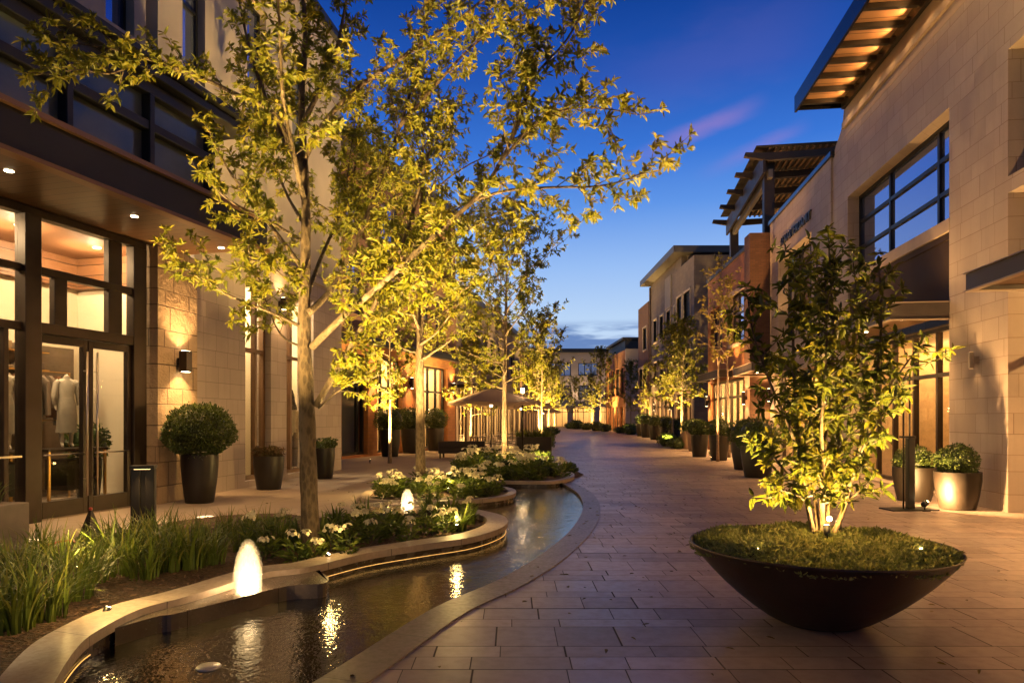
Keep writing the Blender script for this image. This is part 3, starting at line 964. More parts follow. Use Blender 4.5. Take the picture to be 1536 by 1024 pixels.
Bf = Fac('limestone_building', 'tall pale limestone building with two lit display windows and a rough stone pier', 'building', (-6.67, 12.75), 0.143, 'L')
M_RETURN = M_LIME
Bf.part('stone_pier', M_ROUGH, [(0.0, 1.23, -0.5, 0.06, 0, 4.852)])
Bf.wall(1.23, 8.95, 0, 5.6, -0.5, 0.0, [(3.2, 4.42, 0.14, 5.0), (5.25, 6.9, 0.14, 5.0)], mat=M_LIME)
Bf.wall(0.1, 8.95, 5.6, 13.3, -0.5, -0.012, [(0.85, 1.62, 8.55, 11.6), (3.3, 4.2, 8.55, 11.6), (5.6, 6.5, 8.55, 11.6)], mat=M_STUCCO)
Bf.part('string_course', M_LIME, [(1.9, 9.0, -0.05, 0.07, 5.5, 5.68)], bev=0.01)
Bf.part('side_wall', M_STUCCO, [(8.65, 8.948, -9.0, -0.502, 0, 13.3)])
Bf.part('parapet', M_DARKSTEEL, [(-14, 9.1, -0.7, 0.14, 13.3, 13.55), (8.5, 9.1, -9, -0.7, 13.3, 13.55)])
for ua, ub in ((0.85, 1.62), (3.3, 4.2), (5.6, 6.5)):
    Bf.window(ua, ub, 8.55, 11.6, -0.18, 1, 2, M_DARKSTEEL, M_SKYGLASS)
M_OAK = mat_plain('oak_frame', (0.13, 0.065, 0.03), 0.45, noise=0.2, nscale=3)
Bf.window(3.2, 4.42, 0.14, 5.0, -0.16, [3.98], [3.25], M_OAK, fw=0.10)
Bf.window(5.25, 6.9, 0.14, 5.0, -0.16, [5.85], [3.25], M_OAK, fw=0.09)
Bf.room(3.2, 4.45, 4.9, 1.9, -0.52, None, 45, 1)
Bf.room(5.22, 6.95, 4.9, 1.9, -0.52, None, 75, 2)
wall_lamp(Bf, 0.62, 0.06, 2.72, 'box-shaped wall lamp on the rough stone pier right of the glass doors', 0.40, 0.19, 0.16, 85)
wall_lamp(Bf, 4.83, 0.0, 4.55, 'high wall lamp on the limestone pier between the two display windows', 0.3, 0.14, 0.14, 26)

N = Fac('brick_building', 'orange brick building with tall lit windows behind the row of three tall pots', 'building', (-6.73, 27.0), 0.33, 'L')
L3 = 11.4
N.part('side_wall', M_BROWNBRICK, [(-0.3, -0.004, -9, 0, 0, 12.4)])
bays = [(0.0, 2.0), (2.8, 5.16), (6.55, 10.42)]
N.wall(0, L3, 0, 5.0, -0.45, 0, [(a, b, 0.1, 4.3) for a, b in bays], mat=M_BRICK)
N.wall(0, L3, 5.0, 12.4, -0.45, 0.02, [(0.3, 1.8, 5.9, 8.1), (3.1, 5.0, 5.9, 8.1), (6.9, 8.3, 5.9, 8.1), (8.8, 10.2, 5.9, 8.1),
                                         (0.3, 1.8, 9.1, 11.3), (3.1, 5.0, 9.1, 11.3), (6.9, 8.3, 9.1, 11.3), (8.8, 10.2, 9.1, 11.3)], mat=M_BROWNBRICK)
N.part('steel_beam', M_DARKSTEEL, [(-0.1, L3 + .1, 0.0, 0.35, 4.72, 5.02)], bev=0.02)
N.part('roof', M_ROOF, [(-0.5, L3 + .4, -9, 0.7, 12.4, 12.75)])
for k, (a, b) in enumerate(bays):
    if k == 0:
        f = N.window(a, b, 0.1, 4.3, -0.2, [1.5], [3.0], M_DARKSTEEL, fw=0.12)
        N.part('back_panel', M_BROWNBRICK, [(a, b, -1.6, -1.45, 0, 4.3)])
    else:
        N.window(a, b, 0.1, 4.3, -0.25, 3 if k == 1 else 4, [3.0], M_DARKSTEEL, fw=0.09)
        N.room(a, b, 4.25, 2.6, -0.5, None, 55, 2, WARM)
for z0 in (5.9, 9.1):
    for a, b in ((0.3, 1.8), (3.1, 5.0), (6.9, 8.3), (8.8, 10.2)):
        N.window(a, b, z0, z0 + 2.2, -0.2, 2, [z0 + 1.5], M_DARKSTEEL, M_SKYGLASS)
wall_lamp(N, 2.4, 0.0, 3.3, 'wall lamp on the first orange brick pier behind the tall pots', 0.5, 0.16, 0.16, 55, 'lamps on the brick piers', col=WARMER)
wall_lamp(N, 5.85, 0.0, 3.3, 'wall lamp on the wide middle orange brick pier behind the tall pots', 0.5, 0.16, 0.16, 70, 'lamps on the brick piers', col=WARMER)
wall_lamp(N, 10.9, 0.0, 3.3, 'wall lamp on the last orange brick pier beside the cafe', 0.5, 0.16, 0.16, 55, 'lamps on the brick piers', col=WARMER)

C = Fac('cafe_building', 'cafe with a bright glass front and pale columns behind the parasol', 'building', (-3.1, 38.2), 0.16, 'L')
C.wall(0, 24, 3.6, 8.6, -0.4, 0, [(1 + 3 * i, 2.9 + 3 * i, 5.0, 7.3) for i in range(7)], mat=M_GREYSTONE)
C.part('roof', M_ROOF, [(-0.3, 24.3, -9, 0.5, 8.6, 8.95)])
C.part('side_wall', M_BROWNBRICK, [(-0.2, -0.004, -8, -0.02, 0, 8.6)])
for i in range(9):
    C.part('column', M_CREAM, [(3 * i, 3 * i + .35, -0.35, 0.02, 0, 3.6)])
for i in range(8):
    C.window(3 * i + .35, 3 * i + 3, 0.05, 3.55, -0.1, 3, [2.6], M_BRONZE)
for i in range(7):
    C.window(1 + 3 * i, 2.9 + 3 * i, 5.0, 7.3, -0.2, 2, 1, M_DARKSTEEL, M_SKYGLASS)
C.part('awning', M_DARKSTEEL, [(0, 24, 0.03, 1.1, 3.35, 3.55)])
C.room(0.1, 23.9, 3.6, 3.5, -0.42, None, 420, 6, WARM)

D = Fac('long_building', 'long low building far up the left side of the street, mostly behind trees', 'building', (0.85, 63.2), 0.10, 'L')
D.wall(0, 48, 3.4, 8.2, -0.4, 0, [(1.2 + 3.9 * i, 3.7 + 3.9 * i, 4.9, 7.2) for i in range(12)], mat=M_BROWNBRICK)
D.part('roof', M_ROOF, [(-0.3, 48.3, -9, 0.6, 8.2, 8.6)])
for i in range(13): D.part('column', M_TANPLAIN, [(3.9 * i - .3, 3.9 * i + .3, -0.35, 0.02, 0, 3.4)])
for i in range(12):
    D.window(3.9 * i + .3, 3.9 * i + 3.6, 0.05, 3.35, -0.1, 3, [2.5], M_BRONZE)
    D.window(1.2 + 3.9 * i, 3.7 + 3.9 * i, 4.9, 7.2, -0.2, 2, 1, M_DARKSTEEL, M_SKYGLASS)
D.room(0.1, 47.9, 3.4, 3.5, -0.42, None, 480, 8, WARM)

E_ = Fac('end_building', 'three-storey building closing the far end of the street, with lit shops below', 'building', (-10, 132), 1e6, 'L')
E_.a = 0.0; E_.r.rotation_euler = (0, 0, 0.0)
M_FAR = mat_plain('far_pinkish_stone', (0.42, 0.32, 0.26), 0.8, noise=0.1, nscale=0.4)
wl = [(2.0 + 5.2 * i, 5.8 + 5.2 * i) for i in range(7)]
E_.wall(0, 38, 3.9, 14.4, -0.5, 0, [(a, b, z, z + 2.5) for a, b in wl for z in (5.6, 9.9)], mat=M_FAR)
E_.part('roof', M_ROOF, [(-0.6, 38.6, -8, 1.0, 14.4, 15.1)])
for a, b in wl:
    for z in (5.6, 9.9): E_.window(a, b, z, z + 2.5, -0.2, 3, 1, M_DARKSTEEL, M_SKYGLASS, fw=0.14)
for i in range(8): E_.part('column', M_FAR, [(5.2 * i, 5.2 * i + .9, -0.4, 0.05, 0, 3.9)])
for i in range(7): E_.window(5.2 * i + .9, 5.2 * i + 5.2, 0.05, 3.8, -0.1, 4, [2.9], M_BRONZE, fw=0.1)
E_.room(0.1, 37.9, 3.9, 4.5, -0.52, None, 300, 8, WARM)
for u in (5, 14, 23, 32): spot(E_.P(u, 3.0, 4.2), E_.P(u, 0, 12), 420, SOFT, 120, 0.9, 0.2, E_.r)  # added lamps without fixtures, to brighten the facade
E_.part('awning', mat_plain('tan_awning', (0.35, 0.26, 0.2), 0.8), [(6, 22, 0.1, 2.2, 3.6, 3.9)])
# ------------------------------------------------------------------ right row
R = Fac('stone_building', 'large tan stone building with a wide timber eave and a tall blue-reflecting window', 'building', (8.465, 11.65), 0.124, 'R')
UW = 1.96; UE = 7.5
R.wall(-16, 7.75, 0, 9.55, -0.5, 0, [(-16, 0, 0, 5.45), (-3.4, 0, 5.73, 7.9), (-9, -5, 5.73, 7.9), (UW, UE, 0, 5.36), (UW, UE, 5.58, 7.8)], mat=M_TAN)
R.part('end_wall', M_TAN, [(7.75, 8.58, -0.5, 0, 0, 9.5), (8.3, 8.58, -6, -0.5, 0, 9.5)])
mb = MB()
cs = [(8.58, 9.5), (8.45, 9.62), (8.25, 9.72), (8.05, 9.86), (7.9, 10.05), (7.82, 10.3), (7.76, 10.6), (7.752, 9.5)]
for s0, s1 in ((-0.5, -0.003),):
    vs = [R.P(u, s0, z) for u, z in cs] + [R.P(u, s1, z) for u, z in cs]
    n = len(cs)
    mb.add(vs, [tuple(range(n)), tuple(range(2 * n - 1, n - 1, -1))] + [(i, i + n, (i + 1) % n + n, (i + 1) % n) for i in range(n)])
mb.build('curved_parapet', M_TANPLAIN, R.r)
R.part('cornice', M_TANPLAIN, [(-16, 7.75, -0.5, 0.0, 9.552, 9.8), (-16, 7.78, -0.5, 0.07, 9.80, 9.98), (-16, 7.72, -0.5, 0.0, 9.982, 10.36)], bev=0.008)
R.part('lintel_trim', M_TANPLAIN, [(UW - .02, UE + .02, -0.32, 0.012, 5.34, 5.60)], bev=0.006)
R.window(UW, UE, 5.6, 7.8, -0.3, [3.05, 5.5], [6.35, 7.08], M_DARKSTEEL, M_SKYGLASS, fw=0.09)
R.window(-3.4, 0, 5.73, 7.9, -0.34, [-1.7], [6.8], M_DARKSTEEL, M_SKYGLASS, fw=0.12)
R.window(-9, -5, 5.73, 7.9, -0.34, [-7], [6.8], M_DARKSTEEL, M_SKYGLASS, fw=0.12)
# timber eave
R.part('eave_roof', M_ROOF, [(-16, 7.72, -6, 1.3, 10.62, 10.78)])
R.part('eave_fascia', mat_plain('sky_tinted_fascia', (0.03, 0.032, 0.04), 0.25, 0.7), [(-16, 7.75, 1.3, 1.36, 10.34, 10.80), (7.72, 7.76, -0.5, 1.3, 10.40, 10.80)])  # blue cast of the fascia is reflected sky, set as base colour
R.part('eave_soffit', mat_planks('eave_boards', (0.24, 0.125, 0.06), (0.38, 0.21, 0.105), 0.30, 0, 0.6), [(-16, 7.71, 0.02, 1.3, 10.585, 10.618)])
M_RAFT = mat_plain('dark_timber', (0.016, 0.011, 0.008), 0.6, noise=0.35, nscale=5)  # dark timber, deepened so the rafters look shaded between the lit boards
for i in range(24):
    u = 7.55 - 0.75 * i
    R.part('rafter', M_RAFT, [(u - .055, u + .055, 0.10, 1.29, 10.47, 10.583)])
R.part('eave_ledger', M_RAFT, [(-16, 7.71, 0.003, 0.10, 10.34, 10.58)])
for i in range(23):
    u = 7.55 - 0.375 - 0.75 * i
    if u < -4: break
    spot(R.P(u, 0.20, 10.44), R.P(u, 0.75, 10.64), 9.5, WARMER, 150, 0.9, 0.04, R.r)
    R.part('eave_lamp', M_BRONZE, [(u - .05, u + .05, 0.12, 0.19, 10.41, 10.44)])
for u in (7.2, 6.3, 5.4, 4.5, 3.6, 2.7, 1.8, .9, 0, -.9, -1.8, -2.7):
    spot(R.P(u, 0.32, 10.2), R.P(u, 0.05, 9.0), 2.4, WARM, 130, 1.0, 0.1, R.r)
# dark metal sign panel and canopy over the shop front
R.part('metal_panel', mat_plain('brown_metal_panel', (0.045, 0.028, 0.020), 0.7, 0.0, noise=0.15, nscale=2, spec=0.15), [(UW + .01, UE - .01, -0.12, -0.06, 3.96, 5.335), (UW + .01, UE - .01, -0.14, -0.03, 5.2, 5.33)])
M_EDGE = mat_plain('lit_canopy_edge', (0.32, 0.25, 0.19), 0.4, 0.2)  # far paler than the canopy steel: light on the flanges set as colour
M_CANS = mat_plain('canopy_steel', (0.060, 0.047, 0.040), 0.55, 0.15, noise=0.2, nscale=3)


def steel_canopy(fac, u0, u1, o, z0, z1, lights, power=110, soff=M_SOFFIT):
    c = fac.part('canopy', M_CANS, [(u0, u1, o - .06, o, z0 + .02, z1 - .02), (u0, u0 + .06, 0.004, o - .06, z0 + .02, z1 - .02), (u1 - .06, u1, 0.004, o - .06, z0 + .02, z1 - .02),
                                    (u0 + .06, u1 - .06, 0.004, o - .06, z1 - .06, z1 - .03)])
    fac.part('canopy_flange', M_EDGE, [(u0 - .03, u1 + .03, o - .09, o + .035, z0, z0 + .018), (u0 - .03, u1 + .03, o - .09, o + .035, z1 - .018, z1),
                                       (u0 - .03, u0 + .09, 0.004, o - .09, z0, z0 + .018), (u0 - .03, u0 + .09, 0.004, o - .09, z1 - .018, z1),
                                       (u1 - .09, u1 + .03, 0.004, o - .09, z0, z0 + .018), (u1 - .09, u1 + .03, 0.004, o - .09, z1 - .018, z1)], c)
    fac.part('canopy_soffit', soff, [(u0 + .065, u1 - .065, 0.006, o - .065, z0 + .09, z0 + .11)], c)
    fac.downlights(lights, z0 + .088, power, WARM, 110, c)
    return c


steel_canopy(R, UW - .02, UE + .05, 1.12, 3.58, 3.94, [(2.6, .6), (4.6, .6), (6.6, .6)], 95)
steel_canopy(R, -12, -1.02, 1.18, 3.60, 3.90, [(-1.9, .6), (-4.2, .6), (-6.4, .6), (-8.6, .6)], 120)
for (u_, o_, z_, tu, tz, p_) in ((-1.7, 0.95, 3.93, 0.6, 6.2, 27), (2.3, 0.9, 3.97, 1.2, 6.6, 20), (-4.2, 0.95, 3.93, -2.5, 7.0, 18), (5.2, .9, 3.97, 4.6, 8.4, 16)):
    R.part('added_wall_washer', M_BLACK, [(u_ - .06, u_ + .06, o_ - .05, o_ + .05, z_ - .03, z_ + .03)])  # added fixture on the canopy top, there to brighten the stone wall
    spot(R.P(u_, o_ - .02, z_ + .05), R.P(tu, 0.0, tz), p_, WARM, 130, 1.0, 0.08, R.r)
R.part('recess_ceiling', M_SOFFIT, [(-16, -0.004, -1.2, -0.5, 3.94, 4.1)])
R.part('transom_panel', M_CANS, [(-16, -0.004, -0.5, -0.4, 3.98, 5.44)])
# shop fronts
R.window(UW, UE, 0.06, 3.56, -0.38, [2.62, 3.3, 4.4, 5.5, 6.5], [2.55], M_BRONZE, fw=0.085)
R.window(-12, -0.03, 0.06, 3.9, -0.42, 7, [2.7], M_BRONZE, fw=0.085)
R.part('step', M_TANPLAIN, [(UW, UE, -0.5, -0.01, 0.0, 0.055)])
R.room(UW, UE, 3.55, 4.0, -0.52, mat_plain('warm_plaster', (0.50, 0.36, 0.22), 0.8, noise=0.15), 40, 3, WARM)
R.room(-12, -0.05, 3.9, 4.0, -0.56, MATS['warm_plaster'], 120, 4, WARM)
# shelves with stock inside the far shop
sh = []
for u in (2.3, 3.6, 4.9, 6.2, -1.6, -3.1, -4.6, -6.1, -7.6, -9.1):
    for z in (0.5, 1.0, 1.5, 2.0, 2.45): sh.append((u, u + 1.0, -4.3, -3.9, z, z + .03))
R.part('shelf', M_WOODWALL, sh)
rgs = random.Random(8); st = []
for b in sh:
    u = b[0] + .03
    while u < b[1] - .12:
        wd = rgs.uniform(.05, .12); st.append((u, u + wd, -4.25, -3.98, b[5], b[5] + rgs.uniform(.1, .33))); u += wd + rgs.uniform(.02, .08)
R.part('shelf_stock', mat_plain('stock', (0.35, 0.22, 0.1), 0.5, noise=0.6, nscale=9), st)
wall_lamp(R, 0.93, 0.0, 2.68, 'slim wall lamp on the tan stone pier above the round pots', 0.30, 0.055, 0.09, 0.8, mat=M_STEEL, lens=mat_emit('dim_lens', WARM, 0.8))

S = Fac('sign_building', 'tan stone building with dark lettering above its recessed window', 'building', (9.47, 20.2), 0.124, 'R')
S.wall(0.12, 7.28, 0, 9.36, -0.5, 0, [(1.95, 6.05, 4.5, 7.68), (0.9, 6.6, 0, 3.3)], mat=M_TAN)
S.part('corner_strip', M_TANPLAIN, [(-0.06, 0.119, -0.5, -0.06, 0, 9.34)])
S.part('end_wall', M_TAN, [(7.05, 7.278, -6, -0.501, 0, 9.36)])
S.part('parapet_cap', mat_plain('sky_tinted_cap', (0.05, 0.06, 0.085), 0.22, 0.8), [(-0.06, 7.36, -0.62, 0.07, 9.36, 9.5)])  # bluish base of the cap stands in for sky reflected in the metal
S.part('window_head', M_TANPLAIN, [(1.9, 6.1, -0.42, 0.012, 7.66, 7.72)])
S.window(1.95, 6.05, 4.5, 7.66, -0.36, 3, [5.6, 6.6], M_DARKSTEEL, M_SKYGLASS, fw=0.09)
MB().box(2.0, 6.0, -0.30, -0.25, 4.56, 4.58).build('sill_light', mat_emit('sill_strip', WARM, 9.0), S.r)
spot(S.P(3.0, -0.16, 4.7), S.P(3.0, -0.16, 8), 38, WARM, 110, 0.8, 0.05, S.r)
spot(S.P(5.0, -0.16, 4.7), S.P(5.0, -0.16, 8), 38, WARM, 110, 0.8, 0.05, S.r)
S.window(0.9, 6.6, 0.05, 3.3, -0.3, 4, [2.6], M_BRONZE, fw=0.09)
S.room(0.9, 6.6, 3.3, 3.2, -0.52, MATS['warm_plaster'], 110, 2, WARM)
steel_canopy(S, 3.9, 7.2, 1.45, 3.30, 3.62, [(4.6, .7), (6.3, .7)], 110)
wall_lamp(S, 6.95, 0.0, 2.55, 'up-and-down wall lamp at the end of the sign building under its canopy', 0.5, 0.12, 0.12, 60)
wall_lamp(S, 0.55, 0.0, 2.55, 'wall lamp on the tan stone strip behind the bowl tree', 0.5, 0.12, 0.12, 40)
# lettering
cu = bpy.data.curves.new('shop_sign', 'FONT'); cu.body = 'AENARTERDAMIT'; cu.size = 0.42; cu.extrude = 0.03; cu.align_x = 'CENTER'
cu.space_character = 1.12
tmp = bpy.data.objects.new('tmp', cu); COL.objects.link(tmp)
me_ = bpy.data.meshes.new_from_object(tmp.evaluated_get(bpy.context.evaluated_depsgraph_get()))
bpy.data.objects.remove(tmp); me_.name = 'shop_sign'
so = bpy.data.objects.new('shop_sign', me_); COL.objects.link(so)
px_, py_, pz_ = S.world(3.72, 0.035, 8.08)
so.location = (px_, py_, pz_); so.rotation_euler = (PI / 2, 0, S.a + PI)
me_.materials.clear(); me_.materials.append(M_BLACK)
tag(so, 'row of thin dark capital letters fixed high on the tan stone wall', 'sign')

K = Fac('brown_brick_building', 'brown brick building with a warm lit window below the timber pergola', 'building', (9.60, 27.55), 0.06, 'R')
K.part('brick_pier', M_BROWNBRICK, [(0, 0.8, -2.5, 0.0, 0, 9.1)])
K.wall(0.8, 8.0, 0, 8.65, -0.4, -0.12, [(1.1, 3.7, 5.0, 7.1), (5.0, 7.4, 5.0, 7.1), (1.0, 7.4, 0, 3.4)], mat=M_BRICK)
K.part('window_surround', M_TANPLAIN, [(0.95, 3.85, -0.36, -0.10, 7.1, 7.32), (3.7, 3.85, -0.36, -0.10, 4.9, 7.1), (0.95, 3.85, -0.36, -0.06, 4.78, 4.92)], bev=0.01)
K.window(1.1, 3.7, 5.0, 7.1, -0.3, 3, [6.3], M_BRONZE, M_SKYGLASS)
K.window(5.0, 7.4, 5.0, 7.1, -0.3, 3, [6.3], M_BRONZE, M_SKYGLASS)
spot(K.P(2.4, 0.4, 3.9), K.P(2.4, -0.1, 7.6), 80, WARMER, 100, 0.8, 0.05, K.r)
K.part('parapet', M_ROOF, [(0.8, 8.1, -3, -0.05, 8.65, 8.8)])
K.window(1.0, 7.4, 0.05, 3.4, -0.3, 6, [2.6], M_BRONZE, fw=0.1)
K.room(1.0, 7.4, 3.4, 3.0, -0.45, None, 260, 2, WARM)
steel_canopy(K, 2.7, 7.0, 0.6, 3.45, 3.8, [(3.6, .2), (5.6, .2)], 90)
wall_lamp(K, 0.42, 0.0, 2.45, 'up-and-down wall lamp on the brown brick pier', 0.5, 0.14, 0.14, 75)
wall_lamp(K, 7.7, -0.12, 2.5, 'wall lamp at the far end of the brown brick shop', 0.5, 0.14, 0.14, 75)

# pergola on top
pg = thing('pergola', 'dark timber pergola with overhanging rafters on top of the brick building', 'pergola', (10.15, 27.2, 0), math.atan2(1, 0.155))
M_PT = mat_plain('pergola_timber', (0.028, 0.019, 0.017), 0.55, noise=0.3, nscale=4)
mb = MB(); mb.box(0.55, 0.95, -0.42, -0.02, 9.1, 12.0); mb.build('post', M_PT, pg)
mb = MB(); mb.box(8.9, 9.3, -0.42, -0.02, 8.7, 11.9); mb.build('post', M_PT, pg)
for i, u in enumerate((0.05, 2.3, 4.5, 6.8, 9.4)):
    pts = [(0.85, 12.12), (0.80, 12.28), (0.0, 12.22), (-1.8, 12.24), (-3.4, 12.36), (-3.4, 12.14), (-1.8, 11.98), (-0.1, 11.92)]
    MB().profile_x(pts, u, u + 0.2).build('rafter', M_PT, pg)
MB().box(0.3, 9.6, -0.30, -0.12, 11.3, 11.65, 0.01).build('side_beam', mat_plain('lit_beam_tone', (0.16, 0.13, 0.12), 0.4, noise=0.2), pg)  # beam paler than the other timber: white light on it put into the colour
MB().box(0.1, 9.6, 0.02, 0.12, 11.45, 12.2).build('fascia_board', M_PT, pg)
mb = MB()
for i in range(14): mb.box(0.1, 9.6, -3.3 + i * .24, -3.3 + i * .24 + .07, 12.365, 12.44)
mb.build('slat', mat_plain('slat_timber', (0.20, 0.115, 0.07), 0.6, noise=0.2), pg)
mb = MB(); mb.box(0.0, 9.6, -3.5, 0.4, 12.45, 12.50); mb.build('roof_sheet', M_PT, pg)
for u in (2, 5, 8): spot((u, -1.2, 9.6), (u, -1.2, 12), 20, WARM, 130, 0.9, 0.1, pg)

G = Fac('grey_building', 'grey-brown three-storey building with a flat overhanging roof on the right side', 'building', (12.0, 45.0), 0.0, 'R')
gw = [(0.9, 2.6, 8.4, 10.3), (3.2, 4.6, 8.4, 10.3), (0.9, 2.6, 4.6, 6.6), (3.2, 4.6, 4.6, 6.6)]
G.wall(0, 5.4, 3.6, 12.4, -0.5, 0, gw, name='wall', mat=M_GREYSTONE)
G.part('side_wall', M_GREYSTONE, [(0.0, 0.35, -9, -0.501, 0, 12.4), (0.0, 0.35, -0.5, 0, 0, 3.6)])
G.part('pale_panel', M_STUCCO, [(-0.03, -0.002, -2.6, -1.7, 4.5, 10.8)])
gw2 = [(a, a + 1.3, z, z + 1.9) for a in (6.3, 8.8, 11.3, 13.8) for z in (4.6, 8.3)]
G.wall(5.4, 16.5, 3.6, 13.6, -0.9, -0.5, gw2, mat=M_GREYSTONE)
G.part('pale_bay', M_STUCCO, [(8.5, 10.5, -0.5, -0.42, 10.4, 12.9)])
gw3 = [(17.2, 18.9, 4.4, 6.4), (17.2, 18.9, 8.0, 10.0), (19.3, 20.8, 4.4, 6.4)]
G.wall(16.5, 21.5, 3.4, 12.2, -0.9, -0.3, gw3, mat=M_BROWNBRICK)
G.part('far_pier', M_GREYSTONE, [(16.3, 16.498, -0.9, -0.35, 0, 13.4)])
G.part('roof', mat_plain('roof_fascia', (0.10, 0.085, 0.08), 0.5, 0.2), [(4.2, 17.2, -6.5, 0.35, 13.62, 14.1)])
G.part('upper_wall', M_GREYSTONE, [(5.0, 5.4, -6, -0.9, 3.6, 13.6)])
for (a, b, z0, z1) in gw + gw2 + gw3:
    o = -0.1 if a < 5 else (-0.6 if a < 16 else -0.4)
    wf = G.window(a, b, z0, z1, o, 2, 1, M_DARKSTEEL, M_SKYGLASS, fw=0.07)
    G.part('surround', M_TANPLAIN, [(a - .14, a, o - .1, o + .16, z0, z1), (b, b + .14, o - .1, o + .16, z0, z1), (a - .14, b + .14, o - .1, o + .16, z1, z1 + .14), (a - .14, b + .14, o - .1, o + .18, z0 - .12, z0)], wf)
for i, u in enumerate((0.355, 3, 5.1, 8, 11, 14, 16.2, 18.8, 21.0)):
    G.part('column', M_TANPLAIN, [(u, u + .5, -0.9, -0.02 if u < 5.3 else -0.45, 0, 3.598 if u < 16.4 else 3.398)])
for u0, u1 in ((.86, 3), (3.5, 5.1), (5.6, 8), (8.5, 11), (11.5, 14), (14.5, 16.2), (16.7, 18.8), (19.3, 21)):
    G.window(u0, u1, 0.05, 3.38, -0.6 if u0 > 5.3 else -0.2, 2, [2.6], M_BRONZE, fw=0.09)
G.room(0.4, 21.4, 3.38, 3.5, -0.95, None, 420, 6, WARM)
for k, u in enumerate((3.25, 8.25, 14.25)):
    wall_lamp(G, u, -0.02 if u < 5.3 else -0.45, 2.6, ['wall lamp on the near bay of the grey-brown building', 'wall lamp on a middle column of the grey-brown building', 'wall lamp on a far column of the grey-brown building'][k], 0.5, 0.16, 0.16, 120, 'lamps on the grey-brown building')

H = Fac('rust_brick_building', 'rust-red brick building with a dark flat roof far up the right side', 'building', (14.1, 85), -0.035, 'R')
H.wall(0, 14, 0, 10.2, -0.4, 0, [(1 + 3.2 * i, 3 + 3.2 * i, 4.6, 8.2) for i in range(4)] + [(1 + 3.2 * i, 3.2 + 3.2 * i, 0, 3.2) for i in range(4)], mat=M_BRICK)
H.part('front_wall', M_FAR, [(-0.3, -0.004, -12, 0.0, 0, 10.3)])
H.part('upper_block', M_ROOF, [(4, 16, -10, -0.8, 10.2, 11.9), (3.6, 16.4, -10.4, -0.4, 11.9, 12.2)])
for i in range(4):
    H.window(1 + 3.2 * i, 3 + 3.2 * i, 4.6, 8.2, -0.2, 2, 2, M_BRONZE, M_SKYGLASS)
    H.window(1 + 3.2 * i, 3.2 + 3.2 * i, 0.02, 3.2, -0.2, 2, [2.5], M_BRONZE)
H.room(0.6, 13.5, 3.2, 3, -0.45, None, 260, 3, WARM)
for i in range(3): spot(H.P(0.6 + 3.2 * i, 0.9, 0.3), H.P(0.6 + 3.2 * i, 0.0, 9), 90, WARMER, 70, 0.8, 0.1, H.r)
# ------------------------------------------------------------------ plants
L_TREE = mat_leaf('tree_leaf', (0.085, 0.100, 0.009), (0.165, 0.168, 0.013), (0.280, 0.240, 0.020), 0.42, 0.5)
L_TREEFAR = mat_leaf('street_tree_leaf', (0.085, 0.090, 0.009), (0.160, 0.155, 0.013), (0.25, 0.21, 0.018), 0.5, 0.45)
L_GLOSSY = mat_leaf('glossy_leaf', (0.026, 0.036, 0.007), (0.062, 0.078, 0.009), (0.19, 0.175, 0.016), 0.27, 0.42)
L_BOX = mat_leaf('box_leaf', (0.022, 0.036, 0.008), (0.055, 0.085, 0.014), (0.115, 0.145, 0.025), 0.4, 0.25)
L_GRASS = mat_leaf('grass_blade', (0.045, 0.07, 0.010), (0.095, 0.135, 0.016), (0.22, 0.20, 0.04), 0.55, 0.35)
L_COVER = mat_leaf('ground_cover_leaf', (0.11, 0.13, 0.035), (0.20, 0.22, 0.06), (0.32, 0.32, 0.11), 0.6, 0.25)
L_FLOW = mat_leaf('flower_foliage', (0.04, 0.065, 0.012), (0.085, 0.125, 0.018), (0.16, 0.19, 0.03), 0.5, 0.35)
L_PETAL = mat_leaf('white_petal', (0.60, 0.52, 0.30), (0.72, 0.66, 0.45), (0.80, 0.76, 0.60), 0.6, 0.3)
L_SPARSE = mat_leaf('golden_leaf', (0.15, 0.135, 0.02), (0.23, 0.20, 0.028), (0.32, 0.26, 0.04), 0.5, 0.4)


def bark_material(name, c1, c2, c3):
    m, t, b = new_mat(name)
    v = t.coords()
    mp = t.n('ShaderNodeMapping'); t.link(v, mp.inputs[0]); mp.inputs['Scale'].default_value = (1.0, 1.0, 0.45)
    n1 = t.noise(mp.outputs[0], 13.0, 6, 0.65); n2 = t.noise(mp.outputs[0], 50.0, 4, 0.7)
    vo = t.n('ShaderNodeTexVoronoi'); t.link(mp.outputs[0], vo.inputs['Vector']); vo.inputs['Scale'].default_value = 20.0
    base = t.mix(t.rng(n1, 0.3, 0.7), c1, c2)
    base = t.mix(t.rng(vo.outputs['Distance'], 0.35, 0.6, 0, 0.7), base, c3)
    base = t.mix(t.rng(n2, 0.5, 0.75, 0, 0.5), base, tuple(c * 0.4 for c in c1))
    t.link(base, b.inputs['Base Color']); b.inputs['Roughness'].default_value = 0.85
    t.link(t.bump(t.m('ADD', n1, t.m('ADD', t.m('MULTIPLY', n2, 0.5), t.m('MULTIPLY', vo.outputs['Distance'], 0.6))), 0.9, 0.03), b.inputs['Normal'])
    return m


M_BARK = bark_material('plane_bark', (0.040, 0.026, 0.015), (0.075, 0.050, 0.030), (0.125, 0.088, 0.055))
M_BARK2 = bark_material('smooth_bark', (0.12, 0.085, 0.06), (0.22, 0.16, 0.11), (0.28, 0.2, 0.14))

LEAF_T = np.array([(0, 0, 0), (0.30, 0.5, 0.10), (0.68, 0.42, 0.05), (1, 0, -0.10), (0.68, -0.42, 0.05), (0.30, -0.5, 0.10)])


def unit(a):
    return a / np.maximum(np.linalg.norm(a, axis=1, keepdims=True), 1e-9)


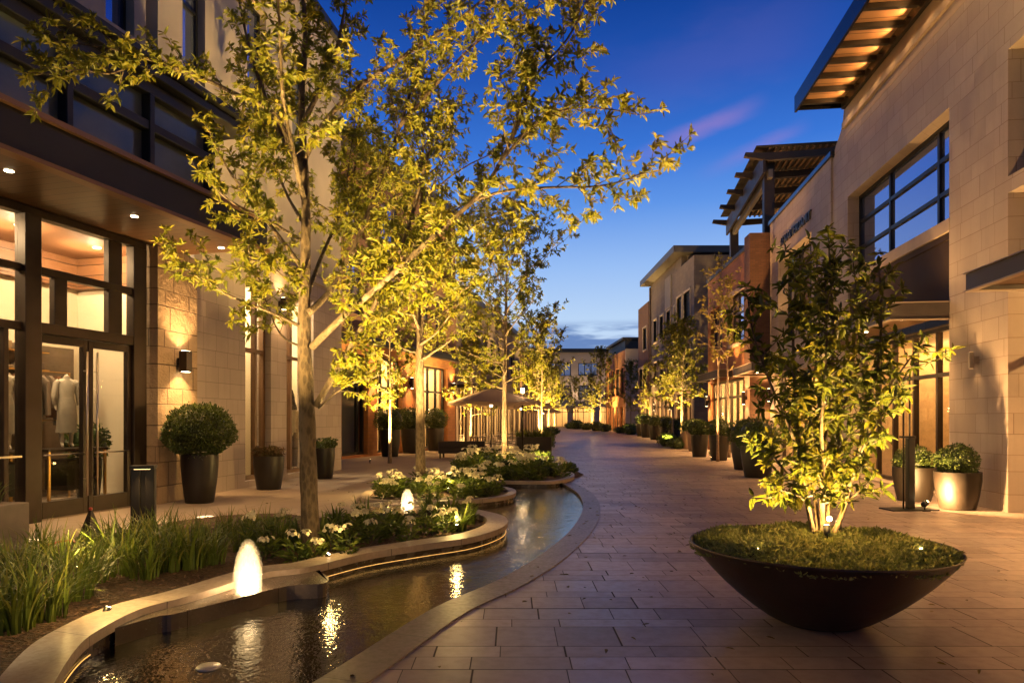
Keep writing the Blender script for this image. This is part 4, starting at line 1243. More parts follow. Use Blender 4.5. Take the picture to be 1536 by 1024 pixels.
def leaves(base, d, up, L, W, rg, tone):
    """one folded leaf (two quads) per row; base point, direction, rough facing, length, width"""
    d = unit(d); s = unit(np.cross(up, d)); n = np.cross(d, s)
    V = base[:, None, :] + d[:, None, :] * (LEAF_T[None, :, 0:1] * L[:, None, None]) + s[:, None, :] * (LEAF_T[None, :, 1:2] * W[:, None, None]) \
        + n[:, None, :] * (LEAF_T[None, :, 2:3] * L[:, None, None])
    k = len(base); o = (np.arange(k) * 6)[:, None]
    Fq = np.concatenate([o + np.array([[0, 3, 2, 1]]), o + np.array([[0, 5, 4, 3]])], 1).reshape(-1, 4)
    return V.reshape(-1, 3), Fq, np.repeat(tone, 6)


def clusters(pos, dirs, rg, nl=(5, 8), L=0.1, W=0.036, spread=(35, 85), droop=0.15):
    """rosettes of leaflets round twig tips"""
    P = []; Dv = []; T = []; Ls = []
    base_t = rg.random(len(pos))
    for i in range(len(pos)):
        n = rg.integers(nl[0], nl[1] + 1)
        d = dirs[i] / (np.linalg.norm(dirs[i]) + 1e-9)
        a = np.cross(d, (0.13, 0.21, 0.97)); a /= np.linalg.norm(a) + 1e-9
        b = np.cross(d, a)
        ph = rg.uniform(0, 6.28)
        for k in range(n):
            az = ph + 2 * PI * k / n + rg.normal(0, 0.25); th = math.radians(rg.uniform(*spread))
            v = d * math.cos(th) + (a * math.cos(az) + b * math.sin(az)) * math.sin(th)
            v[2] -= droop * rg.random()
            P.append(pos[i] + d * rg.uniform(-0.25, 0.1) * L); Dv.append(v); T.append(0.65 * base_t[i] + 0.35 * rg.random()); Ls.append(L * rg.uniform(0.5, 1.3))
    P = np.array(P); Dv = np.array(Dv); Ls = np.array(Ls)
    up = np.array([0, 0, 1.0]) + rg.normal(0, 0.55, P.shape)
    return leaves(P, Dv, up, Ls, Ls * (W / L) * rg.uniform(0.85, 1.2, len(P)), rg, np.array(T))


def curve(p, d, length, rg, n=6, wob=0.18, up=0.1):
    pts = [np.array(p, float)]; d = np.array(d, float); d /= np.linalg.norm(d)
    for i in range(n):
        d = d + rg.normal(0, wob, 3) * 0.5 + np.array([0, 0, up]) / n
        d /= np.linalg.norm(d)
        pts.append(pts[-1] + d * length / n)
    return pts


class Tree:
    def __init__(self, seed, leafL=0.10, leafW=0.036, nl=(5, 8), wood_n=6):
        self.rg = np.random.default_rng(seed); self.w = MB(); self.cp = []; self.cd = []
        self.L, self.W, self.nl = leafL, leafW, nl

    def limb(self, pts, r0, r1, n=8):
        k = len(pts); self.w.tube(pts, [r0 + (r1 - r0) * (i / (k - 1)) ** 0.8 for i in range(k)], n)
        return pts

    def twigs(self, pts, start=0.25, step=0.25, ln=(0.4, 0.9), r=0.009, gap=0.13, sub=0.6, up=0.2, tip=True, flat=0.0, taper=0.55):
        rg = self.rg
        seg = [np.linalg.norm(np.array(pts[i + 1]) - np.array(pts[i])) for i in range(len(pts) - 1)]
        tot = sum(seg); s = start * tot; az = rg.uniform(0, 6.28)
        while s < tot:
            q = s; i = 0
            while i < len(seg) - 1 and q > seg[i]: q -= seg[i]; i += 1
            a = np.array(pts[i]); b = np.array(pts[i + 1]); p = a + (b - a) * min(1, q / seg[i]); t = (b - a) / seg[i]
            pr = np.cross(t, (0, 0, 1.0)); pr = pr / (np.linalg.norm(pr) + 1e-6) if np.linalg.norm(pr) > .05 else np.array([1.0, 0, 0])
            pu = np.cross(pr, t)
            az += 2.4 + rg.normal(0, 0.4)
            rad = pr * math.cos(az) + pu * math.sin(az) * (1 - flat)
            th = math.radians(rg.uniform(35, 70))
            d = t * math.cos(th) + rad * math.sin(th) + np.array([0, 0, up])
            l = rg.uniform(*ln) * (1.0 - taper * (s / tot))
            self.twig(p, d, l, r, gap, sub)
            s += step * rg.uniform(0.7, 1.35)
        if tip: self.twig(np.array(pts[-1]), np.array(pts[-1]) - np.array(pts[-2]), ln[0] * 0.7, r * 0.8, gap, 0)

    def twig(self, p, d, l, r, gap, sub):
        rg = self.rg
        n = max(3, int(l / 0.14))
        c = curve(p, d, l, rg, n, 0.28, 0.12)
        self.w.tube(c, [r * (1 - 0.75 * i / n) for i in range(n + 1)], 5, False)
        s = l * 0.22
        while s < l:
            i = min(n - 1, int(s / l * n)); q = c[i] + (c[i + 1] - c[i]) * (s / l * n - i)
            t = c[i + 1] - c[i]; t = t / np.linalg.norm(t)
            o = rg.normal(0, 1, 3); o -= t * o.dot(t); o /= np.linalg.norm(o)
            self.cp.append(q + o * 0.015); self.cd.append(t * 0.5 + o * 0.8 + np.array([0, 0, 0.25]))
            if rg.random() < sub * 0.5:
                dd = t * 0.6 + o * 0.8; self.twig(q, dd, l * rg.uniform(0.3, 0.5), r * 0.6, gap, 0)
            s += gap * rg.uniform(0.75, 1.3)
        self.cp.append(c[-1]); self.cd.append(c[-1] - c[-2])

    def build(self, root, leafmat, bark, droop=0.15, spread=(35, 85), crown_name='crown'):
        self.w.build('trunk', bark, root)
        v, f, t = clusters(np.array(self.cp), np.array(self.cd), self.rg, self.nl, self.L, self.W, spread, droop)
        build_arrays(crown_name, v, f, leafmat, t, root)


M_LENS = mat_emit('garden_lens', (1.0, 0.66, 0.26), 5.0)


def uplight(x, y, z, target, power, label, group=None, col=(1.0, 0.645, 0.20), angle=80, size=0.05, spill=0.0):
    t = thing('garden_spotlight', label, 'spotlight', (x, y, z), 0, group)
    d = (Vector(target) - Vector((x, y, z))).normalized()
    mb = MB(); mb.tube([(0, 0, -0.02), (0, 0, 0.07)], 0.010, 8); mb.build('stake', M_BLACK, t)
    c = Vector((0, 0, 0.09))
    mb = MB(); mb.tube([c - d * 0.05, c - d * 0.03, c + d * 0.05], [0.016, 0.026, 0.026], 12); mb.build('lamp_head', M_BLACK, t)
    mb = MB(); mb.tube([c + d * 0.0505, c + d * 0.053], 0.018, 12); mb.build('lamp_lens', M_BULB, t)
    l = spot(c + d * 0.09, c + d * 2.0, power, col, angle, 0.75, size, t)
    if spill: point(c + d * 0.09 + Vector((0, 0, 0.3)), spill, col, 0.03, t)  # added bare point light above the head, stands in for spilled light
    return t


# ---- foreground tree: limbs laid out from the photograph, each with its own depth
def px3(px, py, Y):
    return ((px - CX) * Y / F, Y, CAMH + (HY - py) * Y / F)


TA = Tree(11, 0.078, 0.025, (5, 9))
bx, by, bz = px3(467, 822, 7.9)
Y0 = 7.9


def path(*p):
    return [np.array(px3(a, b, Y0 + c)) - np.array((bx, by, 0)) for a, b, c in p]


def dens(pts, k=5):
    P = [Vector(p) for p in pts]; n = len(P); out = []
    for i in range(n - 1):
        p0 = P[max(i - 1, 0)]; p1 = P[i]; p2 = P[i + 1]; p3 = P[min(i + 2, n - 1)]
        for j in range(k):
            s = j / k
            out.append(np.array(0.5 * ((2 * p1) + (p2 - p0) * s + (2 * p0 - 5 * p1 + 4 * p2 - p3) * s * s + (3 * p1 - p0 - 3 * p2 + p3) * s ** 3)))
    out.append(np.array(P[-1])); return out


trunk = dens(path((468, 836, 0), (466, 800, 0), (463, 720, 0), (461, 640, 0), (458, 560, 0), (456, 480, .03), (458, 400, .05), (459, 320, .08), (456, 240, .1)), 4)
rads = [0.165, 0.135, 0.125, 0.12, 0.117, 0.115, 0.113, 0.11, 0.108, 0.107, 0.106, 0.105, 0.104, 0.102, 0.10, 0.098, 0.095, 0.09, 0.086, 0.082, 0.079, 0.076, 0.073, 0.07, 0.067, 0.064, 0.062, 0.06, 0.058, 0.056, 0.054, 0.052, 0.05]
TA.w.tube(trunk, [q * 0.9 * (1 + 0.04 * math.sin(1.7 * i)) for i, q in enumerate(rads[:len(trunk)])], 16)
limbs = [
    (path((456, 240, .1), (452, 150, .15), (458, 60, .2), (452, -60, .3), (455, -200, .4)), .05, .012, .15),
    (path((474, 608, 0), (520, 530, -.25), (572, 440, -.5), (600, 375, -.7), (625, 300, -.8), (640, 240, -.9), (655, 190, -1.0)), .040, .008, .22),
    (path((468, 520, 0), (520, 470, -.4), (590, 410, -.8), (660, 345, -1.1), (720, 290, -1.3), (760, 225, -1.4), (790, 150, -1.4), (800, 80, -1.4)), .045, .008, .18),
    (path((705, 303, -1.25), (760, 286, -1.35), (830, 281, -1.45), (900, 279, -1.5), (958, 262, -1.5), (1008, 228, -1.5)), .018, .005, .15),
    (path((745, 250, -1.38), (800, 188, -1.5), (850, 164, -1.6), (905, 163, -1.6), (955, 172, -1.6)), .016, .005, .12),
    (path((462, 470, 0), (500, 430, .3), (540, 350, .6), (570, 270, .8), (600, 190, .9), (625, 100, 1.0), (640, 10, 1.0)), .045, .01, .2),
    (path((458, 235, .1), (490, 180, -.1), (540, 130, -.3), (620, 75, -.5), (700, 20, -.7), (780, -50, -.8)), .04, .01, .15),
    (path((456, 250, .1), (420, 200, .2), (392, 130, .4), (370, 55, .5), (350, -40, .6)), .042, .01, .15),
    (path((452, 270, .1), (415, 175, -.4), (355, 142, -.8), (290, 112, -1.1), (220, 88, -1.3), (150, 70, -1.4), (70, 62, -1.5)), .034, .006, .25),
    (path((215, 87, -1.3), (170, 110, -1.4), (120, 105, -1.5), (60, 112, -1.5)), .012, .004, .1),
    (path((452, 490, 0), (405, 468, -.3), (350, 446, -.6), (300, 418, -.8), (262, 388, -.9)), .022, .005, .35),
    (path((452, 400, .05), (415, 350, .0), (375, 300, -.2), (340, 250, -.4), (315, 200, -.5)), .03, .007, .25),
    (path((452, 360, .05), (400, 330, -.5), (350, 305, -.9), (310, 270, -1.1)), .022, .006, .3),
    (path((478, 612, 0), (505, 588, -.2), (535, 572, -.35), (560, 566, -.45)), .012, .004, .3),
    (path((462, 440, .1), (480, 390, .7), (510, 320, 1.3), (535, 240, 1.7), (540, 150, 2.0)), .032, .008, .3),
    (path((456, 300, .1), (440, 230, -.6), (425, 150, -1.2), (420, 60, -1.5), (415, -40, -1.7)), .034, .008, .25),
    (path((457, 180, .1), (500, 90, .3), (520, 0, .5), (545, -110, .6)), .034, .01, .1),
    (path((600, 190, .9), (660, 120, .8), (720, 60, .7), (790, 20, .6), (850, -20, .5)), .024, .007, .1),
    (path((760, 225, -1.4), (800, 120, -1.4), (850, 60, -1.4), (880, 0, -1.4), (890, -60, -1.4)), .016, .006, .05),
    (path((452, 520, 0), (420, 500, .4), (395, 440, .8), (380, 380, 1.0)), .016, .005, .3),
    (path((560, 455, -.45), (610, 440, -.5), (660, 425, -.55), (700, 420, -.6)), .013, .004, .2),
    (path((600, 405, -.85), (650, 395, -.7), (720, 372, -.6), (770, 350, -.6)), .013, .004, .15),
    (path((540, 350, .6), (520, 290, 1.0), (530, 200, 1.3)), .016, .005, .1),
    (path((452, 330, .08), (425, 280, .6), (400, 200, 1.0), (395, 110, 1.2)), .024, .006, .25),
    (path((452, 440, 0.1), (430, 420, -.5), (400, 395, -1.0), (375, 390, -1.3)), .016, .005, .35),
]
for pts, r0, r1, st in limbs:
    c = dens(pts, 4); TA.limb(c, r0, r1, 8)
    TA.twigs(c, st, 0.112, (0.34, 0.80), 0.0055, 0.078, 0.9, 0.12)
ta = thing('street_tree', 'large tree in the near flower bed with flaking bark and lit yellow-green leaves', 'tree', (bx, by, 0))
TA.build(ta, L_TREE, M_BARK, 0.25)


def gen_tree(seed, H, r, base, R, nl, leafL, leafW, step=0.26, ln=(0.35, 0.75), gap=0.15, shape='oval', lean=0.1, twig_r=0.008, per=(5, 8), sub=0.6, nside=9):
    T = Tree(seed, leafL, leafW, per); rg = T.rg
    n = 14; pts = []
    ph = rg.uniform(0, 6.28)
    for i in range(n + 1):
        f = i / n
        pts.append(np.array([lean * math.sin(2.2 * f + ph) * f, lean * math.cos(2.6 * f + ph) * f, -0.05 + H * 0.93 * f]))
    T.w.tube(pts, [r * (1.25 if i == 0 else 1.0) * (1 - 0.88 * (i / n) ** 1.1) for i in range(n + 1)], nside)
    az = rg.uniform(0, 6.28)
    for k in range(nl):
        f = k / (nl - 1); z = base + (H * 0.9 - base) * f ** 0.95
        az += 2.4 + rg.normal(0, 0.3)
        i = min(n - 1, int((z + 0.05) / (H * 0.93) * n)); p = pts[i]; p = np.array([p[0], p[1], z])
        prof = {'oval': math.sin(PI * (0.16 + 0.80 * f)) ** 0.8, 'cone': (1 - f) ** 0.7 * 0.9 + 0.12, 'slim': math.sin(PI * (0.2 + 0.72 * f)) ** 0.7}[shape]
        el = math.radians(12 + 50 * f + rg.normal(0, 6))
        l = R * prof * rg.uniform(0.8, 1.15)
        d = np.array([math.cos(az) * math.cos(el), math.sin(az) * math.cos(el), math.sin(el)])
        c = curve(p, d, l, rg, 7, 0.16, 0.25)
        T.limb(c, max(0.010, r * 0.33 * (1 - 0.6 * f)), 0.005, 6)
        T.twigs(c, 0.22, step, ln, twig_r, gap, sub, 0.12)
    T.twigs(pts[-5:], 0.1, step * .8, (ln[0], ln[1] * .8), twig_r, gap, sub, 0.2)
    return T


tb = thing('street_tree', 'second tree in the flower island with a straight slim trunk and golden leaves', 'tree', (-2.06, 15.4, 0))
gen_tree(21, 9.6, 0.118, 2.9, 3.1, 38, 0.105, 0.037, 0.23, (0.5, 1.0), 0.14).build(tb, L_TREE, M_BARK, 0.25)
tc = thing('street_tree', 'third tree with a brightly lit white trunk in the far bed before the parasol', 'tree', (-0.235, 21.5, 0))
gen_tree(31, 8.6, 0.095, 2.55, 2.7, 38, 0.115, 0.042, 0.23, (0.45, 0.9), 0.14).build(tc, L_TREE, M_BARK2, 0.25)

# trees further along both sides: three forms, then copies
far_forms = []
for k, (sd, H, rr, base, R, nl, sh) in enumerate(((41, 7.2, 0.075, 2.2, 1.7, 26, 'slim'), (42, 8.2, 0.085, 2.4, 2.0, 26, 'oval'), (43, 7.6, 0.08, 2.2, 1.9, 24, 'cone'))):
    t = thing('street_tree', 'x', 'tree', (0, 0, 0))
    gen_tree(sd, H, rr, base, R, nl, 0.17, 0.075, 0.25, (0.45, 0.85), 0.18, sh, 0.12, 0.010, (4, 6), 0.4, 7).build(t, L_TREEFAR, M_BARK2, 0.2)
    far_forms.append(t)
spots_ = [(0, 9.35, 37.6, 1.0, 'slim lit tree among the tall pots on the right, nearer of a pair'), (0, 9.55, 40.5, 1.0, 'slim lit tree of the right-hand pair, behind its twin'),
          (2, 12.6, 62.0, 0.98, 'slim tree in front of the brown brick end of the grey-brown building'), (1, 12.9, 74.0, 1.0, 'tree just before the rust-red brick building on the right'),
          (1, 11.9, 92.0, 1.42, 'tallest far tree on the right, its dark tip above the end building roof'), (2, 12.2, 104.0, 1.2, 'far tree right of the lit shops at the street end'),
          (0, 10.4, 112.0, 1.2, 'slender far tree before the three-storey end building'), (1, 1.55, 36.2, 0.92, 'tree behind the planter box left of the street bend'),
          (2, 1.9, 47.5, 1.0, 'tree on the left side where the street bends'), (1, 3.3, 62.0, 1.0, 'tree farther along the left side, half hidden by another'),
          (0, 5.0, 80.0, 1.1, 'far left-side tree near the end building'), (2, -2.0, 33.0, 0.8, 'tree over the cafe tables behind the parasol'), (1, -4.4, 24.6, 0.82, 'dim tree by the limestone corner in front of the dark bay')]
used = set()
for k, x, y, s, lab in spots_:
    t = far_forms[k] if k not in used else copy_tree(far_forms[k])
    used.add(k)
    t.location = (x, y, 0); t.rotation_euler = (0, 0, (x * 7.3 + y * 1.7) % 6.28); t.scale = (s, s, s)
    tag(t, lab, 'tree', 'street trees along the promenade')

# two sparse golden trees by the steel canopies
for k, (x, y, sd, lab) in enumerate(((7.75, 25.7, 51, 'sparse golden-leaved sapling with a thin bare trunk before the tall pots'), (9.0, 28.3, 52, 'sparse tall sapling with bare twigs in front of the brown brick window'))):
    t = thing('sapling', lab, 'tree', (x, y, 0))
    gen_tree(sd, 8.2 - 0.3 * k, 0.055, 3.6, 1.15, 16, 0.12, 0.06, 0.40, (0.3, 0.6), 0.24, 'oval', 0.12, 0.009, (3, 5), 0.3, 7).build(t, L_SPARSE, M_BARK2, 0.2)

# ---- multi-stemmed shrub tree in the bowl
TBW = Tree(61, 0.090, 0.027, (6, 9))
cxb, cyb = 2.42, 5.4


def bp(*p):
    return [np.array(px3(a, b, cyb + c)) - np.array((cxb, cyb, 0)) for a, b, c in p]


stems = [
    (bp((1222, 806, 0), (1212, 760, -.03), (1203, 700, -.05), (1196, 620, -.1), (1190, 540, -.15), (1192, 450, -.15), (1205, 380, -.1)), .022, .007),
    (bp((1234, 806, .03), (1233, 750, .03), (1236, 680, .05), (1246, 590, .05), (1250, 500, .1), (1246, 420, .1), (1243, 365, .1)), .024, .007),
    (bp((1248, 806, -.02), (1266, 762, -.05), (1282, 700, -.08), (1300, 620, -.1), (1318, 540, -.1), (1322, 460, -.05), (1318, 400, 0)), .022, .007),
    (bp((1240, 806, .06), (1244, 740, .15), (1262, 640, .3), (1280, 540, .4), (1285, 450, .45), (1280, 395, .45)), .02, .006),
    (bp((1228, 806, .05), (1222, 740, .15), (1215, 650, .3), (1222, 560, .4), (1230, 470, .45), (1225, 400, .4)), .02, .006),
    (bp((1203, 690, -.05), (1175, 620, -.2), (1150, 560, -.3), (1130, 500, -.3), (1122, 450, -.3)), .012, .005),
    (bp((1300, 620, -.1), (1330, 585, -.2), (1356, 550, -.2), (1376, 522, -.2)), .012, .005),
    (bp((1236, 690, .03), (1232, 640, -.2), (1238, 560, -.4), (1240, 480, -.45), (1238, 420, -.4)), .014, .005),
    (bp((1285, 690, -.08), (1300, 660, -.3), (1325, 620, -.4), (1340, 600, -.4)), .011, .005),
    (bp((1210, 740, -.04), (1190, 720, -.25), (1165, 690, -.35), (1150, 665, -.35)), .011, .005),
    (bp((1268, 752, -.05), (1285, 740, -.3), (1300, 725, -.35)), .010, .004),
    (bp((1212, 755, -.03), (1195, 742, -.28), (1172, 735, -.36)), .010, .004),
]
for i, (pts, r0, r1) in enumerate(stems):
    c = dens(pts, 4); TBW.limb(c, r0, r1, 9)
    TBW.twigs(c, 0.13 if i < 5 else 0.2, 0.080, (0.16, 0.36), 0.0055, 0.105, 0.35, 0.15, True, 0.0, 0.25)
bt = thing('multistem_tree', 'bushy glossy-leaved multi-stemmed tree growing in the big dark bowl, lit from below', 'tree', (cxb, cyb, 0))
TBW.build(bt, L_GLOSSY, bark_material('shrub_bark', (0.025, 0.016, 0.010), (0.05, 0.033, 0.02), (0.075, 0.05, 0.03)), 0.35, (45, 100))


# ---- clipped balls and pots
def ball_mesh(name, parent, c, R, n, L, W, leafmat, seed, sz=1.0, low=-0.95, fuzz=0.08):
    rg = np.random.default_rng(seed)
    u = rg.uniform(low, 1, n); a = rg.uniform(0, 2 * PI, n); q = np.sqrt(1 - u * u)
    N = np.stack([q * np.cos(a), q * np.sin(a), u], 1)
    lump = 1 + 0.05 * np.sin(3 * a + seed) * q + 0.04 * np.sin(5 * u + 2 * a + seed) + 0.03 * np.sin(9 * a - 7 * u + 2 * seed) + 0.11 * (rg.random(n) > 0.975)
    rad = R * lump * (1.03 - fuzz * rg.random(n) ** 1.5 * 2.2)
    P = N * rad[:, None] * np.array([1, 1, sz]) + np.array(c)
    d = N + rg.normal(0, 0.65, N.shape) + np.array([0, 0, 0.15])
    v, f, t = leaves(P, d, N + rg.normal(0, 0.5, N.shape), L * rg.uniform(0.7, 1.25, n), W * rg.uniform(0.8, 1.2, n), rg, np.clip(rg.normal(0.5, 0.25, n), 0, 1))
    m, k = 14, 9; cv = []; cf = []  # added dark core inside the leaves, blocks light through the ball
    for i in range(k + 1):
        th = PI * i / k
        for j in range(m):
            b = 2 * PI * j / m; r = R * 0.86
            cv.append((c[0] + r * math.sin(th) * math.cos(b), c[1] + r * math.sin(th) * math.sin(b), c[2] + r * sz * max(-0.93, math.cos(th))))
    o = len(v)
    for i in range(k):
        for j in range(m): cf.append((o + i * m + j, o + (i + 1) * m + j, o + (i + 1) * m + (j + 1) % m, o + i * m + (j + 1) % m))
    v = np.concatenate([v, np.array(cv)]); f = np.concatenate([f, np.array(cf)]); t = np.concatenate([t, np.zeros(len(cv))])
    return build_arrays(name, v, f, leafmat, t, parent)


M_POT = mat_plain('dark_pot', (0.013, 0.010, 0.009), 0.42, noise=0.25, nscale=5, bump=0.1, spec=0.3)
M_POTBR = mat_plain('bronze_pot', (0.009, 0.006, 0.004), 0.5, 0.0, noise=0.2, nscale=4, spec=0.25)
M_POTTAN = mat_plain('tan_pot', (0.19, 0.125, 0.085), 0.6, noise=0.2, nscale=4)
M_SOIL = mat_plain('soil', (0.03, 0.018, 0.011), 0.95, noise=0.4, nscale=20)


def pot(t, r, h, mat, taper=0.74, belly=0.05):
    pr = [(0.001, 0), (r * taper, 0), (r * (taper + .03), 0.015), (r * (taper + (1 - taper) * 0.45 + belly), h * 0.4), (r * (0.97 + belly * .5), h * 0.75), (r, h * 0.985), (r, h), (r * 0.93, h), (r * 0.92, h * 0.97), (r * 0.9, h - 0.06)]
    MB().lathe(pr, 32).build('pot', mat, t)
    MB().disc(r * 0.905, 24, (0, 0, h - 0.055)).build('soil', M_SOIL, t)


def potted_ball(x, y, r, h, R, label, mat=None, n=1800, L=0.05, sz=0.85, lift=None, leafmat=None, group=None, seed=1):
    t = thing('potted_shrub', label, 'potted plant', (x, y, 0.006), 0, group)
    pot(t, r, h, mat or M_POT)
    ball_mesh('foliage', t, (0, 0, h + (R * sz * 0.62 if lift is None else lift)), R, n, L, L * 0.45, leafmat or L_BOX, seed, sz)
    return t


def tuft_pot(x, y, r, h, label, seed, leafmat=None, n=70, L=0.2, mat=None):
    t = thing('potted_shrub', label, 'potted plant', (x, y, 0.006))
    pot(t, r, h, mat or M_POT)
    T = Tree(seed, L * 0.3, L * 0.13, (4, 6)); rg = T.rg
    for i in range(n):
        a = rg.uniform(0, 6.28); q = r * 0.8 * math.sqrt(rg.random())
        T.twig(np.array([q * math.cos(a), q * math.sin(a), h - 0.06]), np.array([math.cos(a) * .5, math.sin(a) * .5, 1.0]), L * rg.uniform(0.7, 1.3), 0.004, 0.05, 0)
    v, f, tt = clusters(np.array(T.cp), np.array(T.cd), rg, (4, 6), L * .3, L * .13)
    T.w.build('stems', M_BARK2, t); build_arrays('foliage', v, f, leafmat or L_BOX, tt, t)
    return t


potted_ball(-5.97, 13.05, 0.335, 0.93, 0.60, 'big clipped ball shrub in a tall dark pot beside the rough stone pier', None, 5200, 0.062, 0.80, 0.43, seed=2)
tuft_pot(-5.52, 15.5, 0.34, 0.76, 'reddish loose shrub in a dark pot before the first lit display window', 71, mat_leaf('reddish_leaf', (0.05, 0.045, 0.015), (0.10, 0.07, 0.025), (0.16, 0.08, 0.04), 0.5, 0.3), 60, 0.22)
tuft_pot(-5.05, 18.3, 0.30, 0.82, 'small spiky plant in a dark pot half hidden by the near tree trunk', 72, None, 40, 0.26)
for k, (x, y) in enumerate(((-5.2, 29.1), (-4.7, 31.6), (-3.85, 34.2))):
    potted_ball(x, y, 0.44, 1.14, 0.62, ['tall dark potted shrub along the brick building, nearest the limestone corner', 'middle one of three tall dark potted shrubs along the brick building',
                                         'third tall dark potted shrub, nearest the cafe'][k], None, 1500, 0.08, 0.85, 0.42, group='tall potted shrubs by the brick building', seed=10 + k)
potted_ball(7.93, 12.15, 0.37, 0.66, 0.315, 'round bronze pot with a clipped ball shrub against the tan stone pier', M_POTBR, 2200, 0.045, 0.98, 0.16, seed=20)
potted_ball(7.86, 13.35, 0.38, 0.66, 0.345, 'round bronze pot with a ball shrub behind the black metal stand', M_POTBR, 1800, 0.045, 0.85, 0.10, seed=21)
rp = [(6.72, 18.7, .44, .86, .55, 'large dark pot with a round shrub just left of the bowl tree leaves'), (7.35, 21.6, .40, .86, .5, 'dark tall pot with a yellow-green shrub behind the larger pot near the bowl tree'),
      (7.98, 26.3, .38, .97, .45, 'tall dark pot with a round shrub right behind the thin sapling trunk'), (7.85, 28.6, .36, .95, .42, 'tall pot with a shrub partly behind the sapling trunk pot'),
      (9.05, 33.8, .38, .98, .42, 'tan tall pot with a shrub lit warm, right of the paired trees'), (9.35, 36.2, .36, .95, .42, 'tan tall pot with a shrub between the paired trees and the canopy'),
      (9.9, 41.5, .38, 1.0, .45, 'tall pot with shrub left of the paired tree trunks'), (10.5, 46.5, .42, 1.05, .5, 'dark pot with a wide shrub before the near bay of the grey-brown building'),
      (11.0, 52.5, .46, 1.1, .55, 'dark pot with a shrub along the middle of the grey-brown building'), (11.6, 59.0, .5, 1.2, .6, 'dark squat shrub pot before the far end of the grey-brown building'),
      (11.9, 62.8, .5, 1.2, .6, 'last dark shrub pot on the right before the far trees')]
for k, (x, y, r, h, R, lab) in enumerate(rp):
    potted_ball(x, y, r, h, R, lab, M_POTTAN if 'tan' in lab else M_POT, 1300 if k < 4 else 700, 0.075 if k < 4 else 0.10, 0.85, R * .5, group='potted shrubs along the right side', seed=30 + k)


# ---- grass, flowers and low shrubs
def grass_mesh(seed, n=60, H=0.5, spread=0.12, w0=0.010):
    rg = np.random.default_rng(seed); V = []; Fq = []; T = []
    for i in range(n):
        a = rg.uniform(0, 6.28); q = spread * math.sqrt(rg.random()); b = np.array([q * math.cos(a), q * math.sin(a), -0.01])
        a2 = a + rg.normal(0, 0.7); l = H * rg.uniform(0.6, 1.25); lean = rg.uniform(0.2, 1.15)
        sd = np.array([-math.sin(a2), math.cos(a2), 0]); o = len(V); k = 7; w = w0 * rg.uniform(0.7, 1.3); tn = rg.random()
        for j in range(k + 1):
            f = j / k
            hz = lean * l * 0.75 * f ** 1.8; vt = l * (f - 0.42 * lean * f ** 2.6)
            p = b + np.array([math.cos(a2) * hz, math.sin(a2) * hz, vt]); ww = w * (1 - f ** 2.2) + 0.0006
            V += [p - sd * ww, p + sd * ww]; T += [tn * (.6 + .4 * f)] * 2
        for j in range(k): Fq.append((o + 2 * j, o + 2 * j + 1, o + 2 * j + 3, o + 2 * j + 2))
    return np.array(V), np.array(Fq), np.array(T)


gm = []
for s in range(5):
    v, f, t = grass_mesh(100 + s, 78, 0.52, 0.13, 0.0078)
    gm.append(build_arrays('grass_clump', v, f, L_GRASS, t))
gp = [(15, 945), (70, 928), (40, 893), (112, 897), (142, 873), (90, 862), (20, 858), (182, 862), (60, 842), (217, 868), (152, 846), (250, 856), (200, 838), (290, 851), (242, 832),
      (322, 845), (282, 828), (325, 822), (362, 826), (300, 808), (345, 806), (388, 812), (412, 822), (262, 815), (-20, 915), (-30, 870), (215, 818), (170, 826), (-45, 960), (128, 835)]
rg = np.random.default_rng(9)
for i, (a, b) in enumerate(gp):
    x, y = at(a, b, 0.06)
    o = gm[i] if i < 5 else gm[i % 5].copy()
    if i >= 5: COL.objects.link(o)
    s = rg.uniform(0.8, 1.12) * (0.9 if i > 14 else 1.05)
    o.location = (x, y, 0.06); o.rotation_euler = (0, 0, rg.uniform(0, 6.28)); o.scale = (s, s, s)
    tag(o, 'strappy green grass clump arching over the mulch beside the curved pool wall', 'grass clump', 'grass clumps in the near bed')


def flower_proto(seed, heads=3, H=0.26):
    t = thing('flowering_plant', 'x', 'flower', (0, 0, 0))
    rg = np.random.default_rng(seed)
    n = 80; a = rg.uniform(0, 6.28, n); q = 0.11 * np.sqrt(rg.random(n)); z = rg.uniform(0.0, H * 0.75, n)
    P = np.stack([q * np.cos(a), q * np.sin(a), z], 1)
    d = np.stack([np.cos(a), np.sin(a), rg.uniform(0.0, 1.1, n)], 1)
    v, f, tn = leaves(P, d, np.array([0, 0, 1.0]) + rg.normal(0, 0.4, P.shape), rg.uniform(0.07, 0.13, n), rg.uniform(0.022, 0.036, n), rg, rg.random(n))
    build_arrays('foliage', v, f, L_FLOW, tn, t)
    P = []; Dv = []; U = []
    for h in range(heads):
        az = rg.uniform(0, 6.28); rr = 0.03 + 0.085 * rg.random()
        c = np.array([rr * math.cos(az + h * 2.1), rr * math.sin(az + h * 2.1), H * rg.uniform(0.85, 1.2)])
        for k in range(8):
            g = rg.normal(0, 1, 3); g[2] = abs(g[2]) * 0.8 + 0.1; g /= np.linalg.norm(g)
            fc = c + g * np.array([0.058, 0.058, 0.04])
            s = np.cross(g, (0.3, 0.5, 0.8)); s /= np.linalg.norm(s); b = np.cross(g, s); ph = rg.uniform(0, 6)
            for m_ in range(5):
                an = ph + m_ * 1.2566
                P.append(fc); Dv.append(s * math.cos(an) + b * math.sin(an) + g * 0.35); U.append(g)
    P = np.array(P); n = len(P)
    v, f, tn = leaves(P, np.array(Dv), np.array(U), np.full(n, 0.026), np.full(n, 0.022), rg, rg.random(n))
    build_arrays('blossom', v, f, L_PETAL, tn, t)
    return t


